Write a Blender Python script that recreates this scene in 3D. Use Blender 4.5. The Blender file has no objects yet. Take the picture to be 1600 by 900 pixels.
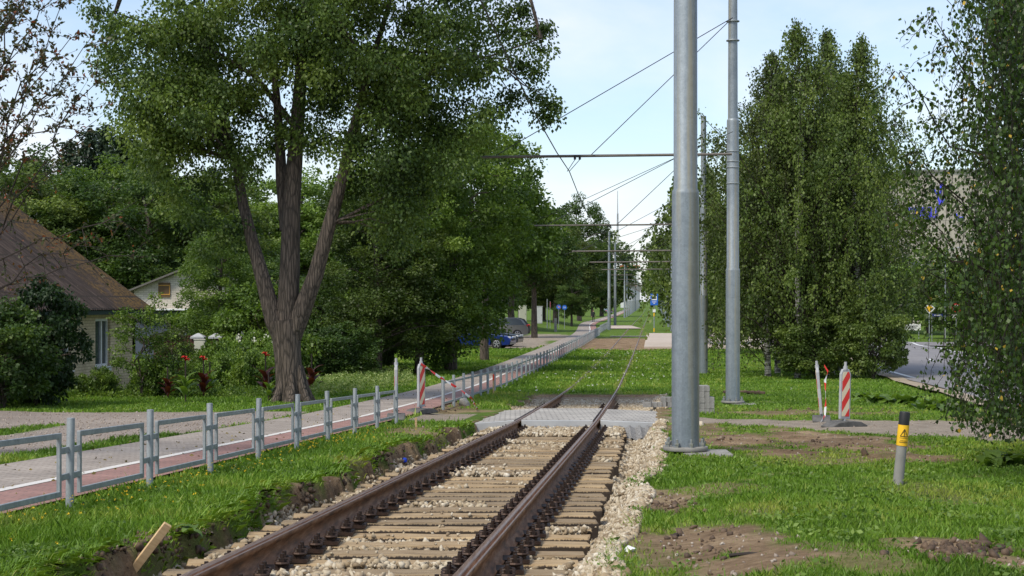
import bpy, math, random
import numpy as np
from mathutils import Vector, Matrix
R = math.radians
F = 2444.0            # focal length in photo pixels (1600 wide)
CAMZ = 3.05
HY = 470.0
SL = 0.09             # lateral drift of the track per metre of depth
scene = bpy.context.scene
# ------------------------------------------------------------------ camera
cd = bpy.data.cameras.new("camera"); cam = bpy.data.objects.new("camera", cd)
scene.collection.objects.link(cam)
cam.location = (0, 0, CAMZ); cam.rotation_euler = (R(90), 0, 0)
cd.lens = 55; cd.sensor_width = 36; cd.shift_y = (HY-450)/1600.0
cd.clip_start = 0.1; cd.clip_end = 6000
scene.camera = cam
# ------------------------------------------------------------------ world + sun
SUN_EL, SUN_AZ = 52, 222      # azimuth clockwise from +Y (camera looks along +Y)
w = bpy.data.worlds.new("World"); scene.world = w; w.use_nodes = True
nt = w.node_tree; N = nt.nodes; L = nt.links
for n in list(N): N.remove(n)
out = N.new('ShaderNodeOutputWorld'); bg = N.new('ShaderNodeBackground'); sky = N.new('ShaderNodeTexSky')
sky.sky_type = 'NISHITA'; sky.sun_disc = False; sky.sun_elevation = R(SUN_EL); sky.sun_rotation = R(SUN_AZ)
sky.air_density = 1.0; sky.dust_density = .9; sky.ozone_density = 1.8
tc = N.new('ShaderNodeTexCoord'); mp = N.new('ShaderNodeMapping'); mp.inputs['Scale'].default_value = (1.0, 1.0, 2.4)
mp.inputs['Location'].default_value = (0.35, 0.1, 0.22)
ns = N.new('ShaderNodeTexNoise'); ns.inputs['Scale'].default_value = 3.4; ns.inputs['Detail'].default_value = 7
ns.inputs['Roughness'].default_value = 0.52; ns.inputs['Distortion'].default_value = 0.25
rp = N.new('ShaderNodeValToRGB'); rp.color_ramp.elements[0].position = 0.42; rp.color_ramp.elements[1].position = 0.70
rp.color_ramp.elements[0].color = (.12, .12, .12, 1); rp.color_ramp.elements[1].color = (.8, .8, .8, 1)
mx = N.new('ShaderNodeMix'); mx.data_type = 'RGBA'
ns2 = N.new('ShaderNodeTexNoise'); ns2.inputs['Scale'].default_value = 6; ns2.inputs['Detail'].default_value = 5
rp2 = N.new('ShaderNodeValToRGB'); rp2.color_ramp.elements[0].color = (4.7, 5.3, 6.3, 1); rp2.color_ramp.elements[1].color = (6.1, 6.0, 6.4, 1)
rp2.color_ramp.elements[0].position = .4; rp2.color_ramp.elements[1].position = .6
L.new(tc.outputs['Generated'], mp.inputs['Vector']); L.new(mp.outputs[0], ns.inputs['Vector']); L.new(mp.outputs[0], ns2.inputs['Vector'])
L.new(ns.outputs['Fac'], rp.inputs[0]); L.new(ns2.outputs['Fac'], rp2.inputs[0])
L.new(rp.outputs[0], mx.inputs['Factor']); L.new(sky.outputs[0], mx.inputs['A']); L.new(rp2.outputs[0], mx.inputs['B'])
L.new(mx.outputs['Result'], bg.inputs['Color']); L.new(bg.outputs[0], out.inputs[0])
bg.inputs['Strength'].default_value = 0.112
sd = bpy.data.lights.new("sun", 'SUN'); so = bpy.data.objects.new("sun", sd); scene.collection.objects.link(so)
sd.energy = 2.3; sd.angle = R(16); sd.color = (1, .93, .80)
az, el = R(SUN_AZ), R(SUN_EL)
sdir = Vector((math.sin(az)*math.cos(el), math.cos(az)*math.cos(el), math.sin(el)))
so.rotation_euler = sdir.to_track_quat('Z', 'Y').to_euler(); so.location = (0, -20, 40)
scene.view_settings.view_transform = 'Standard'; scene.view_settings.look = 'None'
scene.view_settings.exposure = 0.74; scene.view_settings.gamma = 1
scene.cycles.max_bounces = 6; scene.cycles.transparent_max_bounces = 4

# ------------------------------------------------------------------ terrain profile
PY = np.array([-30, 0, 8.87, 20, 30.5, 40, 49.7, 70, 98, 160, 229, 313, 400, 560, 800, 1500, 4000.])
PH = np.array([.1, 1.21, 1.54, 1.945, 2.32, 2.56, 2.76, 2.92, 3.0, 3.02, 3.1, 3.3, 3.3, 2.95, 2.6, 2.3, 2.0])
_ty = np.concatenate([np.arange(-30, 200, .5), np.arange(200, 4001, 4.)])
_tz = np.interp(_ty, PY, PH)
k_ = np.hanning(15); k_ /= k_.sum()
_tz = np.convolve(np.pad(_tz, 7, mode='edge'), k_, 'valid')
AC = -1.85
def sm(x, a, b):
    t = np.clip((x-a)/(b-a), 0, 1); return t*t*(3-2*t)
def vn(x, y, s, seed=0):      # cheap value noise in [-1,1]
    x = np.asarray(x)/s; y = np.asarray(y)/s
    xi = np.floor(x); yi = np.floor(y); fx = x-xi; fy = y-yi
    fx = fx*fx*(3-2*fx); fy = fy*fy*(3-2*fy)
    def h(a, b): return np.modf(np.abs(np.sin(a*127.1+b*311.7+seed*74.7)*43758.5453))[0]*2-1
    return (h(xi, yi)*(1-fx)+h(xi+1, yi)*fx)*(1-fy)+(h(xi, yi+1)*(1-fx)+h(xi+1, yi+1)*fx)*fy
def railz(Y): return CAMZ - np.interp(Y, _ty, _tz)
def trench_edges(Y):
    l = -1.58 + .13*vn(Y, 0*Y, .9, 3) + .07*vn(Y, 0*Y, .3, 4)
    r = 1.44 + .022*np.clip(np.asarray(Y)-8, 0, 22) + .13*vn(Y, 0*Y, 1.7, 5) + .06*vn(Y, 0*Y, .4, 6)
    return l, r
def gz(X, Y):
    X = np.asarray(X, float); Y = np.asarray(Y, float)
    a = X-SL*Y; t = a-AC
    z = railz(Y) - .02
    z = z + .07*sm(-a, 4.4, 5.2)*(1-sm(Y, 150, 200))
    z = z + .12*vn(X, Y, 6, 1)*(sm(np.abs(t), 7.5, 12)) + .035*vn(X, Y, 1.1, 2)*sm(np.abs(t), 2.2, 3.2)*(1-sm(-a, 4.2, 4.6)) + .03*vn(X, Y, .35, 8)*sm(t, 2.0, 3.)*(1-sm(Y, 25, 40))
    z = z + .03*sm(-t, 1.5, 1.9)*(1-sm(-t, 2.3, 2.8))*(1-sm(Y, 25, 30))
    z = z + .10*sm(t, 1.9, 2.6)*(1-sm(t, 3.5, 6))*(1-sm(Y, 14, 19))
    z = z + .55*sm(-a, 9, 14)*sm(Y, 130, 165)*(1-sm(Y, 215, 260))
    z = z - .18*sm(a, 0, 2)*sm(Y, 52, 62)*(1-sm(Y, 72, 85))
    z = z + .9*sm(-a, 20, 60)*sm(Y, 50, 120)
    l, r = trench_edges(Y)
    dep = np.where(t < 0, .30, .31)+.03*(np.abs(t) < 1.3) + .05*vn(X, Y, .5, 9) - .05*(np.abs(t) < 1.3)*0 + .03 + .06*sm(t, 1.35, 1.5)
    inside = sm(t, l-.02, l+.1)*(1-sm(t, r-.25, r+.12))
    along = 1-sm(Y, 43.5, 45)
    back = sm(Y, 35, 36.5)
    z = z - inside*along*(dep*(1-back)+back*.16)
    return z
_Zs = np.concatenate([np.arange(4, 80, .02), np.arange(80, 900, .25)])
def at(px, py):
    X = (px-800)/F*_Zs; z = CAMZ-(py-HY)/F*_Zs
    h = np.nonzero(z <= gz(X, _Zs))[0]
    i = h[0] if len(h) else len(_Zs)-1
    return Vector((float(X[i]), float(_Zs[i]), float(gz(X[i], _Zs[i]))))
def pt(px, py, Z): return Vector(((px-800)/F*Z, Z, CAMZ-(py-HY)/F*Z))
def gx(a, Y): return a+SL*Y
def ground(X, Y): return Vector((X, Y, float(gz(X, Y))))

# ------------------------------------------------------------------ mesh helpers
def mesh_np(name, V, Fc, mats=(), smooth=False, attrs=None, midx=None):
    V = np.asarray(V, np.float32); Fc = np.asarray(Fc, np.int32)
    me = bpy.data.meshes.new(name)
    me.vertices.add(len(V)); me.vertices.foreach_set('co', V.ravel())
    n, k = Fc.shape
    me.loops.add(n*k); me.loops.foreach_set('vertex_index', Fc.ravel())
    me.polygons.add(n); me.polygons.foreach_set('loop_start', np.arange(0, n*k, k, dtype=np.int32))
    if smooth: me.polygons.foreach_set('use_smooth', np.ones(n, bool))
    if midx is not None: me.polygons.foreach_set('material_index', np.asarray(midx, np.int32))
    me.update(calc_edges=True)
    for m in mats: me.materials.append(m)
    for kx, v in (attrs or {}).items():
        at_ = me.attributes.new(kx, 'FLOAT', 'POINT'); at_.data.foreach_set('value', np.asarray(v, np.float32))
    return me
def link(name, me, parent=None, loc=None):
    o = bpy.data.objects.new(name, me); scene.collection.objects.link(o)
    if parent is not None: o.parent = parent
    if loc is not None: o.location = loc
    return o
def tag(o, label=None, cat=None, group=None, kind=None):
    if label: o['label'] = label
    if cat: o['category'] = cat
    if group: o['group'] = group
    if kind: o['kind'] = kind
    return o
def thing(name, label, cat, loc=(0, 0, 0), rz=0, group=None):
    o = bpy.data.objects.new(name, None); scene.collection.objects.link(o)
    o.empty_display_size = .2
    o.location = loc; o.rotation_euler = (0, 0, rz); return tag(o, label, cat, group)
def copy_tree(o, parent=None):
    c = o.copy(); scene.collection.objects.link(c); c.parent = parent
    for ch in list(o.children): copy_tree(ch, c)
    return c
class MB:
    def __init__(s): s.v = []; s.f = []; s.m = []
    def add(s, vs, fs, m=0):
        b = len(s.v); s.v += [tuple(v) for v in vs]; s.f += [tuple(b+i for i in f) for f in fs]; s.m += [m]*len(fs); return s
    def box(s, c, d, rot=None, m=0, taper=(1, 1)):
        hx, hy, hz = d[0]/2, d[1]/2, d[2]/2; vs = []
        for z in (-1, 1):
            tx, ty = taper if z > 0 else (1, 1)
            for x, y in ((-1, -1), (1, -1), (1, 1), (-1, 1)):
                v = Vector((x*hx*tx, y*hy*ty, z*hz))
                if rot is not None: v = rot @ v
                vs.append(v+Vector(c))
        return s.add(vs, [(3, 2, 1, 0), (4, 5, 6, 7), (0, 1, 5, 4), (1, 2, 6, 5), (2, 3, 7, 6), (3, 0, 4, 7)], m)
    def tube(s, pts, rad, n=8, m=0, cap=True):
        pts = [Vector(p) for p in pts]
        if not hasattr(rad, '__len__'): rad = [rad]*len(pts)
        ref = None; vs = []; fs = []
        for i, p in enumerate(pts):
            d = (pts[min(i+1, len(pts)-1)]-pts[max(i-1, 0)]).normalized()
            if ref is None: ref = Vector((1, 0, 0)) if abs(d.x) < .8 else Vector((0, 1, 0))
            u = (ref-d*ref.dot(d)).normalized(); v = d.cross(u); ref = u
            for k in range(n):
                an = 2*math.pi*k/n; vs.append(p+(u*math.cos(an)+v*math.sin(an))*rad[i])
        for i in range(len(pts)-1):
            for k in range(n):
                a = i*n+k; b = i*n+(k+1) % n; fs.append((a, b, b+n, a+n))
        if cap: fs.append(tuple(range(n))[::-1]); fs.append(tuple(range((len(pts)-1)*n, len(pts)*n)))
        return s.add(vs, fs, m)
    def lathe(s, prof, n=24, c=(0, 0, 0), m=0):
        vs = []; fs = []
        for r, z in prof:
            for k in range(n):
                a = 2*math.pi*k/n; vs.append((c[0]+r*math.cos(a), c[1]+r*math.sin(a), c[2]+z))
        for i in range(len(prof)-1):
            for k in range(n):
                a = i*n+k; b = i*n+(k+1) % n; fs.append((a, b, b+n, a+n))
        fs.append(tuple(range(n))[::-1]); fs.append(tuple(range((len(prof)-1)*n, len(prof)*n)))
        return s.add(vs, fs, m)
    def prism(s, poly, y0, y1, m=0, axis='y', mat=None):   # poly in (x,z) extruded along y
        n = len(poly); vs = [(x, y0, z) for x, z in poly]+[(x, y1, z) for x, z in poly]
        if axis == 'z': vs = [(x, z, y0) for x, z in poly]+[(x, z, y1) for x, z in poly]
        if axis == 'x': vs = [(y0, x, z) for x, z in poly]+[(y1, x, z) for x, z in poly]
        if mat is not None: vs = [mat @ Vector(v) for v in vs]
        fs = [tuple(range(n)), tuple(range(2*n-1, n-1, -1))]+[(i, i+n, (i+1) % n+n, (i+1) % n) for i in range(n)]
        return s.add(vs, fs, m)
    def build(s, name, mats, parent=None, smooth=False, loc=None, bevel=0):
        me = bpy.data.meshes.new(name); me.from_pydata(s.v, [], s.f); me.update()
        if not isinstance(mats, (list, tuple)): mats = [mats]
        for x in mats: me.materials.append(x)
        me.polygons.foreach_set('material_index', s.m)
        if smooth:
            me.polygons.foreach_set('use_smooth', [True]*len(s.f))
            me.set_sharp_from_angle(angle=R(38))
        import bmesh
        bm = bmesh.new(); bm.from_mesh(me); bmesh.ops.recalc_face_normals(bm, faces=bm.faces); bm.to_mesh(me); bm.free()
        o = link(name, me, parent, loc)
        if bevel:
            b = o.modifiers.new('bevel', 'BEVEL'); b.width = bevel; b.segments = 2; b.limit_method = 'ANGLE'
        return o
rotz = lambda a: Matrix.Rotation(a, 3, 'Z')
TH = -math.atan(SL)          # rotation that turns +Y onto the track direction

# ------------------------------------------------------------------ materials
def nodes(name):
    m = bpy.data.materials.new(name); m.use_nodes = True
    return m, m.node_tree.nodes, m.node_tree.links, m.node_tree.nodes['Principled BSDF']
def ramp(N, stops):
    r = N.new('ShaderNodeValToRGB'); cr = r.color_ramp
    while len(cr.elements) < len(stops): cr.elements.new(.5)
    for e, (p, c) in zip(cr.elements, stops): e.position = p; e.color = (*c, 1)
    return r
def coords(N, L, sc=(1, 1, 1), rz=0, kind='Object'):
    t = N.new('ShaderNodeTexCoord'); m = N.new('ShaderNodeMapping'); m.inputs['Scale'].default_value = sc
    m.inputs['Rotation'].default_value = (0, 0, rz); L.new(t.outputs[kind], m.inputs[0]); return m.outputs[0]
def noise(N, L, vec, s, d=5, r=.6):
    n = N.new('ShaderNodeTexNoise'); n.inputs['Scale'].default_value = s; n.inputs['Detail'].default_value = d
    n.inputs['Roughness'].default_value = r; L.new(vec, n.inputs['Vector']); return n.outputs['Fac']
def bump(N, L, fac, b, st, dist=.01):
    n = N.new('ShaderNodeBump'); n.inputs['Strength'].default_value = st; n.inputs['Distance'].default_value = dist
    L.new(fac, n.inputs['Height']); L.new(n.outputs[0], b.inputs['Normal'])
def mixc(N, L, f, a, b, mode='MIX'):
    n = N.new('ShaderNodeMix'); n.data_type = 'RGBA'; n.blend_type = mode
    for s, v in (('Factor', f), ('A', a), ('B', b)):
        if hasattr(v, 'links'): L.new(v, n.inputs[s])
        elif isinstance(v, (int, float)): n.inputs[s].default_value = v
        else: n.inputs[s].default_value = (*v, 1)
    return n.outputs['Result']
def math_(N, L, op, a, b=None):
    n = N.new('ShaderNodeMath'); n.operation = op
    for i, v in enumerate((a, b)):
        if v is None: continue
        if hasattr(v, 'links'): L.new(v, n.inputs[i])
        else: n.inputs[i].default_value = v
    return n.outputs[0]
def M(name, stops, s=4, rough=.75, metal=0, bmp=.2, bs=40, bd=.005, sc=(1, 1, 1), spec=.4):
    m, N, L, b = nodes(name); v = coords(N, L, sc)
    if len(stops) == 3 and not hasattr(stops[0], '__len__'): stops = [tuple(c*.85 for c in stops), tuple(min(1, c*1.12) for c in stops)]
    k = len(stops); r = ramp(N, [(.3+.4*i/max(1, k-1), c) for i, c in enumerate(stops)])
    L.new(noise(N, L, v, s), r.inputs[0]); L.new(r.outputs[0], b.inputs['Base Color'])
    b.inputs['Roughness'].default_value = rough; b.inputs['Metallic'].default_value = metal
    b.inputs['Specular IOR Level'].default_value = spec
    if bmp: bump(N, L, noise(N, L, v, bs, 4), b, bmp, bd)
    return m
def leafmat(name, cols, trans=.35, rough=.5, pn=.25):
    m, N, L, b = nodes(name)
    a = N.new('ShaderNodeAttribute'); a.attribute_name = 'rnd'
    v = coords(N, L); n = noise(N, L, v, pn*2, 3)
    f = math_(N, L, 'ADD', math_(N, L, 'MULTIPLY', a.outputs['Fac'], .75), math_(N, L, 'MULTIPLY', math_(N, L, 'SUBTRACT', n, .5), 1.1))
    f = math_(N, L, 'ADD', f, .12)
    k = len(cols); r = ramp(N, [(i/max(1, k-1), c) for i, c in enumerate(cols)])
    L.new(f, r.inputs[0]); L.new(r.outputs[0], b.inputs['Base Color'])
    b.inputs['Roughness'].default_value = rough; b.inputs['Specular IOR Level'].default_value = .35
    t = N.new('ShaderNodeBsdfTranslucent'); ms = N.new('ShaderNodeMixShader'); ms.inputs[0].default_value = trans
    g = mixc(N, L, 1.0, r.outputs[0], (1.25, 1.3, .55), 'MULTIPLY'); L.new(g, t.inputs['Color'])
    L.new(b.outputs[0], ms.inputs[1]); L.new(t.outputs[0], ms.inputs[2])
    L.new(ms.outputs[0], N['Material Output'].inputs['Surface']); return m
def brickmat(name, c1, c2, mortar, bw, rh, ms=.012, rz=0, rough=.8, plane='xy', jitter=None):
    m, N, L, b = nodes(name)
    t = N.new('ShaderNodeTexCoord'); mp = N.new('ShaderNodeMapping')
    mp.inputs['Rotation'].default_value = {'xy': (0, 0, rz), 'xz': (R(-90), 0, 0), 'yz': (R(-90), 0, R(90))}[plane]
    if plane == 'yz':
        sp = N.new('ShaderNodeSeparateXYZ'); cb = N.new('ShaderNodeCombineXYZ'); L.new(t.outputs['Object'], sp.inputs[0])
        L.new(sp.outputs['Y'], cb.inputs['X']); L.new(sp.outputs['Z'], cb.inputs['Y']); vec = cb.outputs[0]
    elif plane == 'xz':
        sp = N.new('ShaderNodeSeparateXYZ'); cb = N.new('ShaderNodeCombineXYZ'); L.new(t.outputs['Object'], sp.inputs[0])
        L.new(sp.outputs['X'], cb.inputs['X']); L.new(sp.outputs['Z'], cb.inputs['Y']); vec = cb.outputs[0]
    else: L.new(t.outputs['Object'], mp.inputs[0]); vec = mp.outputs[0]
    br = N.new('ShaderNodeTexBrick'); L.new(vec, br.inputs['Vector'])
    br.inputs['Color1'].default_value = (*c1, 1); br.inputs['Color2'].default_value = (*c2, 1); br.inputs['Mortar'].default_value = (*mortar, 1)
    br.inputs['Scale'].default_value = 1; br.inputs['Brick Width'].default_value = bw; br.inputs['Row Height'].default_value = rh
    br.inputs['Mortar Size'].default_value = ms; br.inputs['Mortar Smooth'].default_value = .3
    n1 = noise(N, L, vec, 1.3, 5); r = ramp(N, [(.3, (.72, .7, .68)), (.7, (1.15, 1.13, 1.1))]); L.new(n1, r.inputs[0])
    c = mixc(N, L, 1.0, br.outputs['Color'], r.outputs[0], 'MULTIPLY')
    n2 = noise(N, L, vec, 35, 3); r2 = ramp(N, [(.3, (.86, .86, .86)), (.7, (1.1, 1.1, 1.1))]); L.new(n2, r2.inputs[0])
    L.new(mixc(N, L, 1.0, c, r2.outputs[0], 'MULTIPLY'), b.inputs['Base Color'])
    b.inputs['Roughness'].default_value = rough; bump(N, L, br.outputs['Fac'], b, -.6, .006); return m

def galv(name, base, streak=True, sc=(1, 1, 1)):
    m, N, L, b = nodes(name); v = coords(N, L); vs = coords(N, L, (6, 6, .25))
    vo = N.new('ShaderNodeTexVoronoi'); vo.inputs['Scale'].default_value = 45; L.new(v, vo.inputs['Vector'])
    r = ramp(N, [(0, tuple(c*.9 for c in base)), (1, tuple(c*1.1 for c in base))]); L.new(vo.outputs['Color'], r.inputs[0])
    r2 = ramp(N, [(.36, (.62, .65, .68)), (.64, (1.12, 1.12, 1.1))]); L.new(math_(N, L, 'ADD', math_(N, L, 'MULTIPLY', noise(N, L, vs, 1.2, 7, .7), .55), math_(N, L, 'MULTIPLY', noise(N, L, v, 5, 6, .75), .45)), r2.inputs[0])
    c = mixc(N, L, 1.0, r.outputs[0], r2.outputs[0], 'MULTIPLY')
    if streak:
        r3 = ramp(N, [(.5, (0, 0, 0)), (.66, (1, 1, 1))]); L.new(noise(N, L, coords(N, L, (5, 5, .12)), 1.6, 5), r3.inputs[0])
        c = mixc(N, L, math_(N, L, 'MULTIPLY', r3.outputs[0], .55), c, (.34, .29, .16))
    L.new(c, b.inputs['Base Color']); b.inputs['Roughness'].default_value = .52; b.inputs['Metallic'].default_value = .35
    bump(N, L, noise(N, L, v, 60, 3), b, .08, .002); return m
STEEL = galv('galvanised_steel', (.25, .285, .315)); STEEL2 = galv('galvanised_fence', (.31, .335, .345), False)
WIRE = M('dark_wire', (.035, .035, .04), rough=.5, metal=.4, bmp=0)
BAR = M('weathered_tube', [(.10, .09, .08), (.17, .15, .13)], s=8, rough=.55, metal=.3)
RUST = M('rusty_rail', [(.065, .028, .012), (.20, .088, .036), (.32, .18, .10)], s=9, rough=.6, metal=.25, bs=120, bmp=.35, sc=(3, .35, 3))
RAILTOP = M('worn_rail_head', [(.15, .08, .05), (.27, .18, .135), (.17, .105, .08)], s=6, rough=.38, metal=.55, bmp=.08, sc=(6, .4, 6))
IRON = M('fastening_iron', [(.018, .014, .012), (.07, .04, .028)], s=30, rough=.6, metal=.5)
def sleeper_mat():
    m, N, L, b = nodes('sleeper_wood'); v = coords(N, L, (.7, 9, 9)); g = noise(N, L, v, 4, 8, .7)
    r = ramp(N, [(.3, (.12, .08, .045)), (.5, (.28, .205, .12)), (.7, (.40, .32, .205))]); L.new(g, r.inputs[0])
    # dark brown sides below the paler top, parted by a ragged noise edge
    sp = N.new('ShaderNodeSeparateXYZ'); tcn = N.new('ShaderNodeTexCoord'); L.new(tcn.outputs['Object'], sp.inputs[0])
    edge_noise = noise(N, L, coords(N, L, (14, 1, 1)), 3, 5, .7)
    e = math_(N, L, 'ADD', math_(N, L, 'MULTIPLY', sp.outputs['Z'], 38), math_(N, L, 'MULTIPLY', math_(N, L, 'SUBTRACT', edge_noise, .5), 2.2))
    r2 = ramp(N, [(.02, (0, 0, 0)), (.28, (1, 1, 1))]); L.new(math_(N, L, 'ADD', e, .72), r2.inputs[0])
    oi = N.new('ShaderNodeObjectInfo')
    rr = ramp(N, [(0, (.72, .72, .74)), (.5, (1, .98, .95)), (1, (1.25, 1.2, 1.1))]); L.new(oi.outputs['Random'], rr.inputs[0])
    c = mixc(N, L, r2.outputs[0], (.035, .024, .016), r.outputs[0])
    L.new(mixc(N, L, 1.0, c, rr.outputs[0], 'MULTIPLY'), b.inputs['Base Color']); b.inputs['Roughness'].default_value = .85
    bump(N, L, g, b, .7, .01); return m
SLEEPER = sleeper_mat()
CONC = M('concrete', [(.17, .165, .15), (.29, .28, .26)], s=3, bs=90, bmp=.3)
KERB = M('new_kerb_concrete', [(.34, .35, .36), (.46, .47, .47)], s=2, bs=90, bmp=.3)
PAVER = M('grey_paver', [(.18, .175, .165), (.30, .29, .275)], s=9, bs=120, bmp=.3)
RUBBER = M('recycled_rubber', [(.055, .055, .052), (.13, .125, .12)], s=6, rough=.85)
PLASTIC = M('grey_plastic', [(.30, .31, .33), (.40, .41, .42)], s=5, rough=.55, bmp=.05)
def barkmat(name, c1, c2, sc=(9, 9, 1.2)):
    m, N, L, b = nodes(name); v = coords(N, L, sc); g = noise(N, L, v, 1.6, 8, .7)
    vo = N.new('ShaderNodeTexVoronoi'); vo.feature = 'DISTANCE_TO_EDGE'; vo.inputs['Scale'].default_value = 1.6; L.new(v, vo.inputs['Vector'])
    r = ramp(N, [(.3, c1), (.7, c2)]); L.new(g, r.inputs[0])
    r2 = ramp(N, [(0, (.35, .35, .35)), (.18, (1, 1, 1))]); L.new(vo.outputs['Distance'], r2.inputs[0])
    L.new(mixc(N, L, 1.0, r.outputs[0], r2.outputs[0], 'MULTIPLY'), b.inputs['Base Color']); b.inputs['Roughness'].default_value = .9
    bump(N, L, math_(N, L, 'ADD', g, r2.outputs[0]), b, .9, .03); return m
BARK = barkmat('furrowed_bark', (.055, .043, .033), (.16, .125, .098)); TWIG = M('twig', (.028, .02, .016), bmp=0)
def birchbark():
    m, N, L, b = nodes('birch_bark'); v = coords(N, L, (1.5, 1.5, 7)); r = ramp(N, [(.42, (.05, .045, .04)), (.55, (.5, .48, .44))])
    L.new(noise(N, L, v, 2, 5), r.inputs[0]); L.new(r.outputs[0], b.inputs['Base Color']); b.inputs['Roughness'].default_value = .8; return m
BIRCH = birchbark()
LF_LIME = leafmat('lime_leaves', [(0.0197, 0.0402, 0.0111), (0.0592, 0.1038, 0.0207), (0.1233, 0.1843, 0.0319), (0.2095, 0.2706, 0.0559)], pn=.3)
LF_DARK = leafmat('dark_leaves', [(0.0185, 0.0386, 0.0103), (0.0511, 0.0975, 0.019), (0.1162, 0.1726, 0.0293)], pn=.3)
LF_MID = leafmat('mid_leaves', [(0.0302, 0.0621, 0.0116), (0.097, 0.1643, 0.0232), (0.1941, 0.2738, 0.0435)], pn=.3)
LF_LIGHT = leafmat('light_leaves', [(0.0494, 0.0935, 0.0172), (0.1317, 0.2156, 0.0359), (0.2304, 0.3306, 0.0646)], pn=.4)
LF_BIRCH = leafmat('birch_leaves', [(0.0394, 0.0644, 0.0179), (0.0983, 0.1471, 0.0298), (0.1855, 0.239, 0.0521)], pn=.3)
LF_BNEAR = leafmat('near_birch_leaves', [(0.0164, 0.0363, 0.0089), (0.0478, 0.0871, 0.0178), (0.0957, 0.1573, 0.0277)], pn=.6, rough=.38)
LF_BIRD = leafmat('dark_birch_leaves', [(0.0234, 0.0378, 0.0119), (0.0585, 0.084, 0.0213), (0.1105, 0.1365, 0.034)], pn=.3)
LF_SPR = leafmat('spruce_needles', [(0.0098, 0.0221, 0.0104), (0.0225, 0.0455, 0.0195), (0.0421, 0.065, 0.026)], trans=.1)
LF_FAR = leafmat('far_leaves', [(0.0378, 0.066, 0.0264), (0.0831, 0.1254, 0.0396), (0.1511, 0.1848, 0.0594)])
LF_RED = leafmat('autumn_leaves', [(.03, .035, .02), (.045, .06, .02), (.07, .06, .02), (.26, .06, .03)], pn=1.5)
LF_PALE = leafmat('pale_flower_heads', [(.08, .14, .03), (.17, .25, .06), (.42, .45, .2)], pn=2)
LF_CRED = leafmat('canna_red_leaf', [(.035, .008, .008), (.07, .016, .014), (.10, .03, .02)], pn=2)
LF_GRASS = leafmat('grass_blades', [(0.0438, 0.0873, 0.0092), (0.1015, 0.1964, 0.0172), (0.1717, 0.2911, 0.0322), (0.3121, 0.3493, 0.069)], trans=.3, pn=.35)
FL_RED = M('red_petals', (.62, .02, .015), bmp=0); FL_WHITE = M('white_petals', (.7, .7, .6), bmp=0); FL_YEL = M('yellow_petals', (.75, .5, .02), bmp=0)
WHITE = M('white_paint', (.68, .69, .69), rough=.45, bmp=.03); BLACKP = M('black_plastic', (.015, .015, .015), rough=.5, bmp=.05)
GLASS, gN, gL, gb = nodes('window_glass'); gb.inputs['Base Color'].default_value = (.05, .065, .07, 1); gb.inputs['Roughness'].default_value = .08
BLUE = M('blue_sign', (.02, .12, .50), rough=.4, bmp=0); RED = M('red_sign', (.60, .03, .025), rough=.4, bmp=0)
YEL = M('yellow_reflective', (.80, .46, .02), rough=.45, bmp=.03); CREAM = M('cream_reflective', (.68, .60, .42), rough=.45, bmp=0)
STONE = M('limestone', [(.34, .27, .18), (.54, .46, .34), (.64, .58, .47)], s=14, bs=60, bmp=.3)
WOODN = M('fresh_wood', [(.42, .27, .13), (.62, .45, .25)], s=4, sc=(1, 1, 8), bs=40)

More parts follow.
